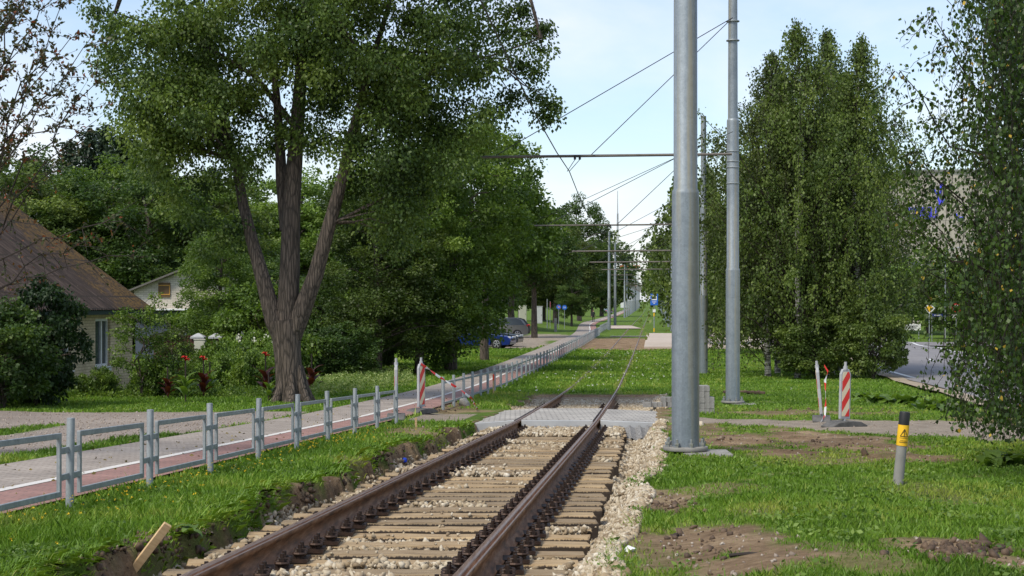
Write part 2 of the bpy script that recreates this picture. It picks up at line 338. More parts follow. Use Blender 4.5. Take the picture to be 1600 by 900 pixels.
# ------------------------------------------------------------------ ground
def ell(X, Y, px, py, rx, ry):
    c = at(px, py); c2 = at(px, py-ry)
    rX = rx/F*c.y; rY = max(.15, c2.y-c.y)
    d = np.sqrt(((X-c.x)/rX)**2+((Y-c.y)/rY)**2)
    return d
def masks(X, Y):
    a = X-SL*Y; t = a-AC
    n = .55*vn(X, Y, .7, 21)+.4*vn(X, Y, .25, 22)+.25*vn(X, Y, .1, 23)
    dirt = np.zeros_like(X)
    for (px, py, rx, ry, s) in [(1150, 688, 115, 16, 1), (1300, 690, 130, 22, 1), (1400, 705, 60, 14, .8), (1085, 668, 60, 14, .8), (1240, 712, 90, 10, .6),
                             (1040, 785, 55, 18, .95), (1120, 845, 110, 34, 1), (1170, 880, 120, 26, 1), (1020, 860, 55, 36, .8), (1100, 765, 80, 10, .6), (1180, 800, 60, 10, .4),
                             (1480, 852, 70, 14, 1), (1560, 878, 110, 22, 1), (1340, 868, 70, 12, .6), (1420, 756, 60, 7, .35),
                             (240, 845, 40, 25, .45), (470, 783, 30, 18, .4), (1560, 660, 160, 7, .8), (1240, 645, 140, 5, .8), (700, 637, 60, 9, .9), (640, 672, 50, 9, .8), (555, 727, 40, 14, .5),
                             (870, 620, 140, 6, .4), (1010, 645, 60, 14, .9)]:
        d = ell(X, Y, px, py, rx, ry); dirt = np.maximum(dirt, s*(1-sm(d+n*.85, .55, 1.25)))
    # bare soil in the dug-out bank and the patch round the rails further on
    l, r = trench_edges(Y)
    on = (Y < 44.8)
    dirt = np.maximum(dirt, on*sm(t+.22*n, l-.02, l+.05)*(1-sm(t, r+.0, r+.22+.3*n)))
    d2 = (1-sm(np.abs(t+.6)+n*.8, 2.9, 4.0))*sm(Y+4*n, 94, 97)*(1-sm(Y+4*n, 124, 129))
    dirt = np.maximum(dirt, d2)
    dirt = np.maximum(dirt, .45*sm(n, .45, .7)*(1-sm(Y, 30, 60))*(t > 2))
    trk = (np.abs(np.abs(t)-.76) < .17)*(Y > 44)*(Y < 200)*.25
    dirt = np.maximum(dirt, trk)
    gravel = (1-sm(a+.25*n, -7.75, -7.55))*(1-sm(Y+.5*n, 32.6, 33.2))*(Y > 3)
    gravel = np.maximum(gravel, (1-sm(a, -7.3, -7.0))*(sm(a, -14, -13.5))*sm(Y+.6*n, 23.5, 24.2)*(1-sm(Y+.5*n, 32.6, 33.2)))
    gravel *= 1-(1-sm(ell(X, Y, 5, 676, 30, 12)+n*.3, .8, 1.1))
    # track to the right of the crossing and the sandy car park
    tr = sm(t, 2.0, 2.4)*sm(Y+.25*n, np.interp(X, [3, 4, 7.5, 30], [29.2, 29.0, 22.4, 20]), np.interp(X, [3, 4, 7.5, 30], [29.6, 29.4, 22.9, 20.5]))*(1-sm(Y+.25*n, np.interp(X, [3, 10], [32, 28.6]), np.interp(X, [3, 10], [32.5, 29.1])))
    tr = np.maximum(tr, (1-sm(t, -2.9, -2.75))*sm(t, -3.05, -2.9)*0)
    tr = np.maximum(tr, (t > -2.9)*(t < -1.9)*sm(Y, 29.6, 30)*(1-sm(Y, 33, 33.6)))
    park = (1-sm(ell(X, Y, 800, 533, 62, 9)+.2*n, .8, 1.1))
    park = np.maximum(park, (1-sm(ell(X, Y, 860, 527, 45, 5)+.2*n, .8, 1.1)))
    ball = ((t > l+.1) & (t < r+.05) & (Y < 44.3)).astype(float)
    return dirt, gravel, np.maximum(tr, park), ball
def build_ground():
    ys = list(np.arange(1, 46, .09)); y = 46
    while y < 3500: ys.append(y); y += max(.12, (y-44)*.028)
    ys = np.array([-25, -12, -4] + ys)
    ca = np.arange(-3.0, 3.2, .06); lo = []; x = -3.0
    while x > -1600: x -= max(.14, (abs(x)-11)*.07); lo.append(x)
    hi = []; x = 3.2
    while x < 1600: x += max(.14, (abs(x)-9)*.07); hi.append(x)
    ts = np.array(lo[::-1]+list(ca)+hi)
    T, Y = np.meshgrid(ts, ys); X = T+AC+SL*Y
    Z = gz(X, Y); d, g, p, b = masks(X, Y)
    n, k = X.shape; idx = np.arange(n*k).reshape(n, k)
    Fc = np.stack([idx[:-1, :-1], idx[:-1, 1:], idx[1:, 1:], idx[1:, :-1]], -1).reshape(-1, 4)
    m, N, L, bs = nodes('ground'); v = coords(N, L)
    def attr(nm): a = N.new('ShaderNodeAttribute'); a.attribute_name = nm; return a.outputs['Fac']
    n1 = noise(N, L, v, .45, 6); n4 = noise(N, L, v, 2.2, 5, .7); n2 = noise(N, L, v, 14, 6, .7); n3 = noise(N, L, v, 55, 4, .7)
    rg = ramp(N, [(.3, (.035, .06, .010)), (.5, (.085, .145, .018)), (.72, (.15, .21, .035))]); L.new(math_(N, L, 'ADD', math_(N, L, 'MULTIPLY', n1, .3), math_(N, L, 'ADD', math_(N, L, 'MULTIPLY', n4, .4), math_(N, L, 'MULTIPLY', n2, .3))), rg.inputs[0])
    rd = ramp(N, [(.3, (.055, .034, .02)), (.48, (.20, .135, .08)), (.64, (.36, .265, .165))]); L.new(math_(N, L, 'ADD', math_(N, L, 'MULTIPLY', noise(N, L, v, 1.1, 6, .65), .6), math_(N, L, 'MULTIPLY', n2, .4)), rd.inputs[0])
    rgv = ramp(N, [(.3, (.15, .12, .105)), (.5, (.30, .255, .22)), (.7, (.46, .40, .35))]); L.new(math_(N, L, 'ADD', math_(N, L, 'MULTIPLY', n1, .35), math_(N, L, 'MULTIPLY', n3, .65)), rgv.inputs[0])
    rp_ = ramp(N, [(.3, (.17, .14, .11)), (.6, (.33, .28, .225)), (.8, (.42, .37, .30))]); L.new(math_(N, L, 'ADD', math_(N, L, 'MULTIPLY', noise(N, L, v, 2.3, 6), .5), math_(N, L, 'MULTIPLY', n3, .5)), rp_.inputs[0])
    rb = ramp(N, [(.35, (.12, .095, .06)), (.6, (.36, .29, .2))]); L.new(n3, rb.inputs[0])
    c = mixc(N, L, attr('dirt'), rg.outputs[0], rd.outputs[0]); c = mixc(N, L, attr('gravel'), c, rgv.outputs[0])
    c = mixc(N, L, attr('trod'), c, rp_.outputs[0]); c = mixc(N, L, attr('ballast'), c, rb.outputs[0])
    L.new(c, bs.inputs['Base Color']); bs.inputs['Roughness'].default_value = .95; bs.inputs['Specular IOR Level'].default_value = .15
    bump(N, L, math_(N, L, 'ADD', n2, math_(N, L, 'MULTIPLY', n3, .6)), bs, .8, .05)
    me = mesh_np('ground', np.stack([X, Y, Z], -1).reshape(-1, 3), Fc, [m], True, {'dirt': d.ravel(), 'gravel': g.ravel(), 'trod': p.ravel(), 'ballast': b.ravel()})
    tag(link('ground', me), kind='structure')
build_ground()
def strip(name, alo, ahi, Ys, dz, mat, na=2):
    ac = [np.linspace(alo(y) if callable(alo) else alo, ahi(y) if callable(ahi) else ahi, na) for y in Ys]
    A = np.array(ac); Y = np.repeat(np.array(Ys)[:, None], na, 1); X = A+SL*Y; Z = gz(X, Y)
    Z = np.maximum(Z, railz(Y)+.045)*0+Z+dz
    n, k = X.shape; idx = np.arange(n*k).reshape(n, k)
    Fc = np.stack([idx[:-1, :-1], idx[:-1, 1:], idx[1:, 1:], idx[1:, :-1]], -1).reshape(-1, 4)
    return tag(link(name, mesh_np(name, np.stack([X, Y, Z], -1).reshape(-1, 3), Fc, [mat], True)), kind='structure')
def pshift(y): return -2.9*float(sm(np.array(y), 125., 225.))
PYs = list(np.arange(2, 60, .5))+list(np.arange(60, 620, 4.))
GREYP = brickmat('grey_block_paving', (.285, .25, .22), (.35, .31, .275), (.15, .125, .105), .2, .1, .008, rz=-TH)
REDP = brickmat('red_block_paving', (.27, .15, .13), (.33, .185, .16), (.16, .11, .095), .2, .1, .008, rz=-TH)
GREYA = M('crossing_paving', [(.26, .22, .19), (.36, .31, .28)], s=2, bs=80)
strip('footpath', lambda y: -6.95+pshift(y), lambda y: -5.66+pshift(y), PYs, .03, GREYP, 8)
strip('cycle_path', lambda y: -5.54+pshift(y), lambda y: -4.86+pshift(y), PYs, .03, REDP, 5)
strip('path_line', lambda y: -5.66+pshift(y), lambda y: -5.54+pshift(y), PYs, .034, M('path_white_blocks', [(.5, .48, .45), (.62, .6, .57)], s=6), 2)
# main road on the right
ASPH = M('asphalt', [(.16, .15, .155), (.22, .21, .212)], s=1.2, bs=120, bmp=.3)
def rstrip(name, x0, x1, Ys, dz, mat, na=8):
    Y = np.repeat(np.array(Ys)[:, None], na, 1); X = np.array([np.linspace(x0(y), x1(y), na) for y in Ys]); Z = gz(X, Y)
    Z = Z.mean(1, keepdims=True).repeat(na, 1)+dz+.1
    n, k = X.shape; idx = np.arange(n*k).reshape(n, k)
    Fc = np.stack([idx[:-1, :-1], idx[:-1, 1:], idx[1:, 1:], idx[1:, :-1]], -1).reshape(-1, 4)
    return tag(link(name, mesh_np(name, np.stack([X, Y, Z], -1).reshape(-1, 3), Fc, [mat], True)), kind='structure')
RYs = list(np.arange(8, 320, 3.))
re0 = lambda y: 6.4+.14*y
re1 = lambda y: 15.2+.118*y+ (6*max(0, 1-abs(y-92)/7) if 85 < y < 99 else 0)*0
rstrip('road', re0, re1, RYs, 0, ASPH)
rstrip('road_edge_line', lambda y: re0(y)+.35, lambda y: re0(y)+.55, RYs, .006, WHITE, 2)
rstrip('road_edge_line', lambda y: re1(y)-.55, lambda y: re1(y)-.35, RYs, .006, WHITE, 2)
for y in np.arange(14, 200, 9.):
    rstrip('road_dash', lambda q: 10.7+.13*q-.07, lambda q: 10.7+.13*q+.07, [y, y+1, y+2, y+3], .006, WHITE, 2)
rstrip('side_road', lambda y: re1(y)-.1, lambda y: re1(y)+28, [103, 106, 109, 112], 0, ASPH, 12)
SHOUL = M('sandy_verge', [(.24, .19, .13), (.36, .3, .22)], s=3)
rstrip('road_verge', lambda y: re0(y)-.55, lambda y: re0(y)+.02, RYs, -.006, SHOUL, 3)

# ------------------------------------------------------------------ track
def rail(tc_, name, label):
    # grooved tram rail section (u lateral, v up), top at v=0
    S = [(-.075, -.18), (.075, -.18), (.075, -.17), (.012, -.15), (.008, -.06), (.022, -.05), (.046, -.045), (.048, -.008), (.040, -.004), (.034, -.006), (.030, -.035), (.014, -.036), (.012, -.004), (.004, 0), (-.030, 0), (-.036, -.006), (-.037, -.04), (-.008, -.056), (-.012, -.15), (-.075, -.17)]
    if tc_ > 0: pass
    Ys = np.concatenate([np.arange(3, 130, .7), np.arange(130, 560, 6.)])
    P = []; n = len(S)
    for y in Ys:
        ac = AC+tc_; X = ac+SL*y; z = float(railz(y))
        for u, v in S: P.append((X+u, y, z+v))
    fs = []; mi = []
    for i in range(len(Ys)-1):
        for k in range(n):
            k2 = (k+1) % n; fs.append((i*n+k, i*n+k2, (i+1)*n+k2, (i+1)*n+k)); mi.append(1 if k in (12, 13, 14, 7, 8) else 0)
    me = mesh_np(name, P, fs, [RUST, RAILTOP], False, midx=mi)
    return tag(link(name, me), label, 'rail')
rail(-.762, 'tram_rail', 'left rusty grooved rail of the tram track, nearer the paved path')
rail(.762, 'tram_rail', 'right rusty grooved rail of the tram track, nearer the tall grey poles')
STOPZ = .19
rnd = random.Random(4)
def sleeper_mesh(seed):
    r = random.Random(seed); nx = 14; hw, hy, h = 1.35, .105, .17
    vs = []; fs = []
    ring = [(-hy, -h), (hy, -h), (hy, -.02), (hy-.015, 0), (-hy+.015, 0), (-hy, -.02)]
    for i in range(nx+1):
        x = -hw+2*hw*i/nx
        for (y, z) in ring:
            vs.append((x+r.uniform(-.004, .004)+(r.uniform(-.02, .02) if i in (0, nx) else 0), y+r.uniform(-.006, .006), z+r.uniform(-.005, .004)))
    n = 6
    for i in range(nx):
        for k in range(n):
            k2 = (k+1) % n; fs.append((i*n+k, (i+1)*n+k, (i+1)*n+k2, i*n+k2))
    fs += [tuple(range(n)), tuple(range(nx*n+n-1, nx*n-1, -1))]
    mb = MB(); mb.add(vs, fs); o = mb.build('wooden_sleeper', SLEEPER); me = o.data; bpy.data.objects.remove(o); return me
SM = [sleeper_mesh(i) for i in range(6)]
def fastening_mesh():
    mb = MB(); mb.box((0, 0, .012), (.15, .17, .02)); mb.box((.02, 0, .035), (.05, .11, .03))
    for y in (-.045, .045):
        mb.lathe([(.024, .02), (.024, .045), (.018, .047), (.018, .075), (.011, .076), (.011, .1)], 6, (.03, y, 0))
    for k in range(3):
        ring = [(.03+.034*math.cos(a), -.0+.034*math.sin(a)+(k-1)*.045, .05+.006*k) for a in np.linspace(0, 2*math.pi, 9)]
        mb.tube(ring, .009, 5)
    o = mb.build('rail_fastening', IRON, smooth=False); me = o.data; bpy.data.objects.remove(o); return me
FM = fastening_mesh()
sl_y = [y for y in np.arange(5.4, 29.9, .54)]+[37.3, 38.0, 38.7, 39.5, 40.3]
for i, y in enumerate(sl_y):
    y += rnd.uniform(-.035, .035); X = AC+SL*y+rnd.uniform(-.03, .03); z = float(railz(y))-STOPZ
    o = link('wooden_sleeper', SM[i % 6], None, (X, y, z)); o.rotation_euler = (0.0, rnd.uniform(-.006, .006), R(rnd.uniform(-.9, .9)))
    if i % 2: o.scale = (-1, 1, 1)
    if y > 36: tag(o, 'wooden sleeper half buried in pale stones beyond the paved crossing', 'railway sleeper', 'sleepers beyond the crossing')
    else: tag(o, 'weathered timber sleeper under the near rusty rails in pale stones', 'railway sleeper', 'timber sleepers of the near track')
    for tc_ in (-.762, .762):
        xl = (AC+SL*y+tc_-X)*(-1 if i % 2 else 1)
        for s in (1, -1):
            f = link('rail_fastening', FM, o, (xl+s*.145, 0, .002)); f.scale = (1.25*s, 1.2, 1.25)

# ballast stones
def rocks(name, P, S, mat, seed=0, flat=.75):
    rg = np.random.default_rng(seed)
    ph = (1+5**.5)/2
    V = np.array([(-1, ph, 0), (1, ph, 0), (-1, -ph, 0), (1, -ph, 0), (0, -1, ph), (0, 1, ph), (0, -1, -ph), (0, 1, -ph), (ph, 0, -1), (ph, 0, 1), (-ph, 0, -1), (-ph, 0, 1)])/1.9
    Ft = np.array([(0, 11, 5), (0, 5, 1), (0, 1, 7), (0, 7, 10), (0, 10, 11), (1, 5, 9), (5, 11, 4), (11, 10, 2), (10, 7, 6), (7, 1, 8), (3, 9, 4), (3, 4, 2), (3, 2, 6), (3, 6, 8), (3, 8, 9), (4, 9, 5), (2, 4, 11), (6, 2, 10), (8, 6, 7), (9, 8, 1)])
    n = len(P); base = V[None]*(1+.28*rg.standard_normal((n, 12, 1))); sc = np.stack([rg.uniform(.75, 1.3, n), rg.uniform(.7, 1.1, n), rg.uniform(.5, .9, n)*flat/.75], -1)
    W = base*sc[:, None]*S[:, None, None]
    q = rg.standard_normal((n, 3, 3)); Q, _ = np.linalg.qr(q); W = np.einsum('nij,nkj->nki', Q, W)
    W = W+P[:, None]
    Fc = (Ft[None]+(np.arange(n)*12)[:, None, None]).reshape(-1, 3)
    r = np.repeat(rg.uniform(0, 1, n), 12)
    return mesh_np(name, W.reshape(-1, 3), Fc, [mat], False, {'rnd': r})
m, N_, L_, b_ = nodes('ballast_limestone'); a_ = N_.new('ShaderNodeAttribute'); a_.attribute_name = 'rnd'
r_ = ramp(N_, [(0, (.20, .15, .095)), (.25, (.36, .295, .21)), (.7, (.48, .42, .32)), (1, (.60, .56, .48))]); L_.new(a_.outputs['Fac'], r_.inputs[0])
v_ = coords(N_, L_); r2_ = ramp(N_, [(.3, (.75, .72, .66)), (.7, (1.1, 1.1, 1.1))]); L_.new(noise(N_, L_, v_, 40, 4), r2_.inputs[0])
r3_ = ramp(N_, [(.35, (.78, .72, .62)), (.6, (1, 1, 1))]); L_.new(noise(N_, L_, v_, .9, 4), r3_.inputs[0])
L_.new(mixc(N_, L_, 1.0, mixc(N_, L_, 1.0, r_.outputs[0], r2_.outputs[0], 'MULTIPLY'), r3_.outputs[0], 'MULTIPLY'), b_.inputs['Base Color']); b_.inputs['Roughness'].default_value = .9
BALL = m
rg = np.random.default_rng(7)
n = 150000
Y = np.where(rg.random(n) < .88, 6.0*(30.3/6.0)**rg.random(n), rg.uniform(36, 43.8, n))
l, r = trench_edges(Y)
t = l+.05+rg.random(n)*(r+.17-l)
sy = np.array(sl_y); dmin = np.abs(Y[:, None]-sy[None]).min(1)
on_sl = (dmin < .125) & (np.abs(t) < 1.38) & (Y < 30)
keep = ~on_sl | (rg.random(n) < .02*(vn(t+50, Y, .8, 31) > .15))
keep |= (Y > 27.5) & (Y < 30.5) & (rg.random(n) < (Y-27.5)/3*.9)
pile = vn(t*.6, Y, .75, 77)+.25*vn(t, Y, .2, 78)+.75*(1-sm(Y, 10, 13))+.35*sm(Y, 23, 26)-.12
keep &= ~((np.abs(t) < 1.3) & (Y < 28) & (rg.random(n) < .3) & (pile < .1))
keep &= ~((np.abs(np.abs(t)-.762) < .13) & (Y < 44))
keep_ = keep
Y = Y[keep]; t = t[keep]; on = on_sl[keep]; X = t+AC+SL*Y
S = rg.uniform(.015, .034, len(Y))*(1+np.clip(Y-12, 0, 30)*.02); S *= np.where(on, .6, 1)
Zg = gz(X, Y)+S*.25
heap = np.where(pile[keep_] > .1, .07+.12*rg.random(len(Y)), .0)
Zg = np.where((np.abs(t) < 1.3) & ~on & (Y < 30), Zg+heap, Zg)
Zg = np.where((Y > 27.6) & (Y < 30.6) & (np.abs(t) < 1.3), railz(Y)-STOPZ+.0+.05*rg.random(len(Y)), Zg)
Zg = np.where(on & (Y < 27.6), railz(Y)-STOPZ+S*.4, Zg)
tag(link('ballast_stones', rocks('ballast_stones', np.stack([X, Y, Zg], -1), S, BALL, 1)), 'pale crushed limestone ballast between and beside the sleepers', 'ballast', kind='stuff')
# crumbs on right-hand dirt, gravel yard pebbles
n = 26000
Y = 8*(34/8)**rg.random(n); X = (rg.random(n)*2-1)*(.36*Y+.8)
d, g, p, b = masks(X, Y)
a = X-SL*Y
keep = ((d > .6) & (rg.random(n) < .16) | (p > .6) & (rg.random(n) < .15) | (g > .6) & (rg.random(n) < .8)) & (b < .5) & ~((a > -7.0) & (a < -4.8))
X = X[keep]; Y = Y[keep]; g = g[keep]; d = d[keep]; S = rg.uniform(.006, .014, len(X))*(1+.02*Y)
SOILB = M('soil_and_pebbles', [(.12, .09, .065), (.26, .21, .17), (.44, .39, .33)], s=3)
tag(link('loose_pebbles', rocks('loose_pebbles', np.stack([X, Y, gz(X, Y)+S*.2], -1), S, SOILB, 2)), 'scattered soil crumbs and pebbles on the bare ground', 'pebbles', kind='stuff')
# clods of dug soil
cl = []
for (px, py, rx, ry, k) in [(1120, 690, 90, 10, 60), (1300, 695, 90, 14, 60), (1040, 790, 50, 14, 90), (1500, 862, 80, 16, 220), (1090, 850, 80, 30, 60), (725, 632, 25, 5, 50), (690, 640, 30, 6, 60), (1140, 612, 60, 2, 60), (240, 850, 35, 18, 90), (480, 780, 16, 14, 50), (1250, 640, 170, 3, 130), (590, 717, 14, 10, 40)]:
    for i in range(k):
        c = at(px+rnd.gauss(0, rx*.5), py+rnd.gauss(0, ry*.5)); cl.append((c.x, c.y, c.z+.005))
for i in range(1500):
    Yc = 8*(30/8)**rg.random(); lc = float(trench_edges(np.array(Yc))[0]); tcl = lc+rg.uniform(-.03, .13); 
    if vn(Yc, 0, .8, 91) < -.35: continue
    Xc_ = tcl+AC+SL*Yc; cl.append((Xc_, Yc, float(gz(Xc_, Yc))+.0))
cl = np.array(cl); S = .007+.032*rg.random(len(cl))**3
CLOD = M('dark_clods', [(.03, .019, .012), (.09, .058, .036), (.17, .115, .07)], s=6, bs=50)
tag(link('soil_clods', rocks('soil_clods', cl, S, CLOD, 3)), 'dark dug-up soil clods lying on the torn grass', 'soil', kind='stuff')

# ------------------------------------------------------------------ paved crossing
cr = thing('track_crossing', 'half-finished grey block-paved crossing laid across the rusty rails', 'crossing', (AC+SL*33, 33, 0))
def quadslab(xl, xr, y0, y1, drop_l, drop_r, nm_='paving_panel'):
    n = 10; mb = MB(); vs = []; cx = cr.location.x; cy = 33
    for i, y in enumerate((y0, y1)):
        for x, dr in ((xl, drop_l), (xr, drop_r)):
            X = AC+SL*y+x; vs.append((X-cx, y-cy, float(railz(y))+.002-dr)); 
    top = [Vector(v) for v in (vs[0], vs[1], vs[3], vs[2])]; bot = [v-Vector((0, 0, .08)) for v in top]
    mb.add(top+bot, [(0, 1, 2, 3), (7, 6, 5, 4), (0, 4, 5, 1), (1, 5, 6, 2), (2, 6, 7, 3), (3, 7, 4, 0)])
    mb.build(nm_, CRPAV, cr)
    # kerb stones along the near edge
    L_ = xr-xl; k = max(1, round(L_/1.0)); mb = MB()
    for j in range(k):
        f0, f1 = j/k, (j+1)/k
        p0 = top[0].lerp(top[1], f0)+Vector((.006, -.1, 0)); p1 = top[0].lerp(top[1], f1)+Vector((-.006, -.1, 0))
        q = [p0, p1, p1+Vector((0, .094, 0)), p0+Vector((0, .094, 0))]; bq = [v-Vector((0, 0, .3)) for v in q]
        mb.add([v+Vector((0, 0, -.003)) for v in q]+bq, [(0, 1, 2, 3), (7, 6, 5, 4), (0, 4, 5, 1), (1, 5, 6, 2), (2, 6, 7, 3), (3, 7, 4, 0)])
    mb.build('kerb', KERB, cr, bevel=.008)
CRPAV = brickmat('crossing_blocks', (.34, .33, .31), (.40, .385, .36), (.20, .19, .18), .21, .3, .018)
quadslab(-2.85, -.83, 30.3, 35.6, .14, 0)
quadslab(-.70, .69, 30.3, 35.6, 0, 0)
quadslab(.83, 2.05, 30.3, 35.2, 0, .05)
mb = MB()   # grey grit heap against the kerb
for k in range(60):
    x = -.7+1.4*k/60
for x0, x1 in ((-.66, .66), (.84, 2.0)):
    nn = 24; vs = []; fs = []
    for j in range(nn+1):
        x = x0+(x1-x0)*j/nn; X = AC+SL*30-cr.location.x+x
        h0 = float(railz(30))-.13+.03*math.sin(j*1.7); 
        vs += [(X, -2.82, h0), (X, -3.05-.06*math.sin(j*.9), h0-.06), (X, -3.35, h0-.2)]
    for j in range(nn):
        for q in (0, 1): fs.append((j*3+q, j*3+q+1, j*3+q+4, j*3+q+3))
    mb.add(vs, fs)
mb.build('grit_bedding', M('grey_grit', [(.12, .12, .12), (.28, .275, .27)], s=30, bs=90, bmp=.8, bd=.02), cr, smooth=True)

# loose pavers stacked beside the big pole
pm = MB(); pm.box((0, 0, .04), (.098, .198, .08)); po = pm.build('paving_block', PAVER, bevel=.004); PM = po.data; pbev = po
bpy.data.objects.remove(po)
pi = [0]
def paver(x, y, z, rz=0, rx=0, label=None, group='stacked paving blocks'):
    o = link('paving_block', PM, None, (x, y, z)); o.rotation_euler = (rx, 0, rz)
    b = o.modifiers.new('bevel', 'BEVEL'); b.width = .005; b.segments = 1
    tag(o, label or 'grey concrete paving block in the tall stack behind the thick pole', 'paving block', group); pi[0] += 1
bp = at(1100, 646); z0 = bp.z
sc = bp.y/F
for row in range(5):
    for col in range(6):
        if row >= 3 and (col > 4 or col < 0): continue
        for dp in range(2):
            paver(bp.x-.36+col*.112+rnd.uniform(-.004, .004), bp.y+.15+dp*.205, z0-.01+row*.126+.0, rnd.uniform(-.03, .03), 0) if False else None
# blocks stand on their sides: face .1 wide x .12 high
pm = MB(); pm.box((0, 0, .06), (.1, .2, .12)); po = pm.build('paving_block', PAVER); PM = po.data; bpy.data.objects.remove(po)
for row in range(5):
    for col in range(6):
        if row == 2 and False: continue
        if row >= 3 and col == 5: continue
        for dp in range(2):
            paver(bp.x-.34+col*.103+rnd.uniform(-.003, .003), bp.y+.12+dp*.204+rnd.uniform(-.006, .006), z0-.02+row*.121, rnd.uniform(-.03, .03), label='block in the tall stack, %s row, %s from left, %s layer' % (['bottom', 'second lowest', 'middle', 'second highest', 'top'][row], ['first', 'second', 'third', 'fourth', 'fifth', 'sixth'][col], ['front', 'back'][dp]))
bq = at(1022, 637); bq = Vector((3.28, 36.2, float(railz(36.2))+.02))
k = 0
for row, cols in ((0, 5), (1, 3)):
    for col in range(cols):
        paver(bq.x+.02+col*.112+(row*.2), bq.y+rnd.uniform(-.02, .02), bq.z-.02+row*.121, rnd.uniform(-.12, .12), label='block in the low heap left of the thick pole, %s row, %s from left' % (['lower', 'upper'][row], ['first', 'second', 'third', 'fourth', 'fifth'][col]), group='low heap of paving blocks')
paver(bq.x-.16, bq.y-.1, bq.z-.01, R(75), label='lone paving block lying sideways at the left end of the low heap', group=None)

# ------------------------------------------------------------------ poles and overhead line
def pole(loc, label, top=10.6, r=(.175, .15, .12), flange=True, group='tramway poles', simple=False):
    t = thing('tram_pole', label, 'pole', loc, 0, group)
    s1, s2 = 3.32, 7.05; r0, r1, r2 = r; n = 12 if simple else 40
    mb = MB(); pr = [(r0*1.02, -.2 if not flange else .02), (r0, s1-.04), (r0*.985, s1), (r1*1.02, s1+.035), (r1, s2-.03), (r1*.98, s2), (r2*1.02, s2+.03), (r2*.93, top), (r2*.5, top+.02)]
    mb.lathe(pr, n); mb.build('shaft', STEEL, t, smooth=True)
    if flange:
        mb = MB(); mb.lathe([(.285, -.01), (.29, 0), (.29, .03), (.285, .037), (.18, .038)], 32); mb.build('base_plate', CONC, t, smooth=True)
        for k in range(8):
            a = k*math.pi/4+.2; mb = MB()
            mb.lathe([(.03, 0), (.03, .03), (.036, .03), (.036, .055), (.017, .056), (.017, .1), (.012, .105)], 6)
            mb.build('bolt', STEEL, t, loc=(.238*math.cos(a), .238*math.sin(a), .038))
        mb = MB(); mb.box((.25, -.12, -.07), (.62, .62, .1)); mb.build('foundation', CONC, t, bevel=.02)
    return t
p1 = at(1071, 709)
T1 = pole((p1.x, p1.y, p1.z+.06), 'thick grey steel pole in the foreground bolted to a round plate', top=10.9)
p2 = at(1145, 631)
T2 = pole((p2.x, p2.y, p2.z+.04), 'grey steel pole carrying the nearest cross tube, right of the thick one')
p3 = ground(gx(2.14, 66), 66)
T3 = pole((p3.x, p3.y, p3.z), 'slim grey pole seen between the two nearest poles', top=10.85, flange=False)
def support(Y, xr, aend, label, pole_obj=None, zz=None):
    ztr = float(railz(Y)); zb = ztr+6.12
    X0 = gx(aend, Y); X1 = xr
    t = thing('cross_span', label, 'overhead bracket', (X1, Y, zb), 0, 'tubes holding the contact wire')
    th = .034 if Y < 90 else .05
    dy = lambda x: -SL*(x-X1)*-1*-1
    mb = MB(); mb.tube([(-.12, 0, 0), (X0-X1, .3, -.05)], th, 8); mb.build('tube', BAR, t, smooth=True)
    Xc = gx(AC, Y)-X1
    mb = MB(); mb.box((Xc, .05, -.05), (.16, .05, .05)); mb.tube([(Xc-.06, .05, -.03), (Xc-.06, .05, -.13)], .03, 8); mb.tube([(Xc+.06, .05, -.03), (Xc+.06, .05, -.13)], .03, 8); mb.build('insulator', BLACKP, t)
    mb = MB(); w_ = .011 if Y < 60 else .014
    mb.tube([(-.1, 0, 3.35), (Xc+.35, .1, .0)], w_, 5); mb.tube([(-.1, 0, 3.35), ((X0-X1)*.92, .25, 0)], w_, 5)
    mb.tube([(Xc-.06, .05, -.13), (Xc-.25, .1, -.42)], .008, 4); mb.tube([(Xc+.06, .05, -.13), (Xc-.2, .1, -.42)], .008, 4)
    if Y < 80: mb.tube([(-.1, 0, .55), (Xc-1, 26, -.5)], w_*.8, 5)
    mb.build('stay_wire', WIRE, t)
    return t
support(38.4, p2.x, -4.35, 'nearest horizontal tube with stay wires, on the pole right of the thick one')
for h in (2.95, 3.35, 3.5, 3.75, 6.12-.2, 6.4):
    mb = MB(); z = h; mb.lathe([(.165, z), (.168, z+.006), (.168, z+.02), (.165, z+.026)], 24); mb.build('strap', STEEL2, T2, loc=(0, 0, 2.5) if h < 4 else (0, 0, 3.1), smooth=True)
sup_lab = ['second horizontal tube from the camera, crossing left of the thick pole', 'third horizontal tube from the camera, crossing left of the thick pole', 'fourth horizontal tube from the camera over the track', 'fifth horizontal tube from the camera over the track']
for Y, lab in zip((66, 97, 124, 153), sup_lab): support(Y, gx(2.14 if Y == 66 else 1.9, Y), -5.0, lab)
for i, Y in enumerate((97, 124, 153)): 
    p = ground(gx(1.9, Y), Y); pole((p.x, p.y, p.z), ['pole hidden behind the thick foreground pole, carrying the third tube', 'pole hidden behind the thick foreground pole, carrying the fourth tube', 'grey pole just right of the blue stop sign, behind hanging birch'][i], flange=False, simple=True)
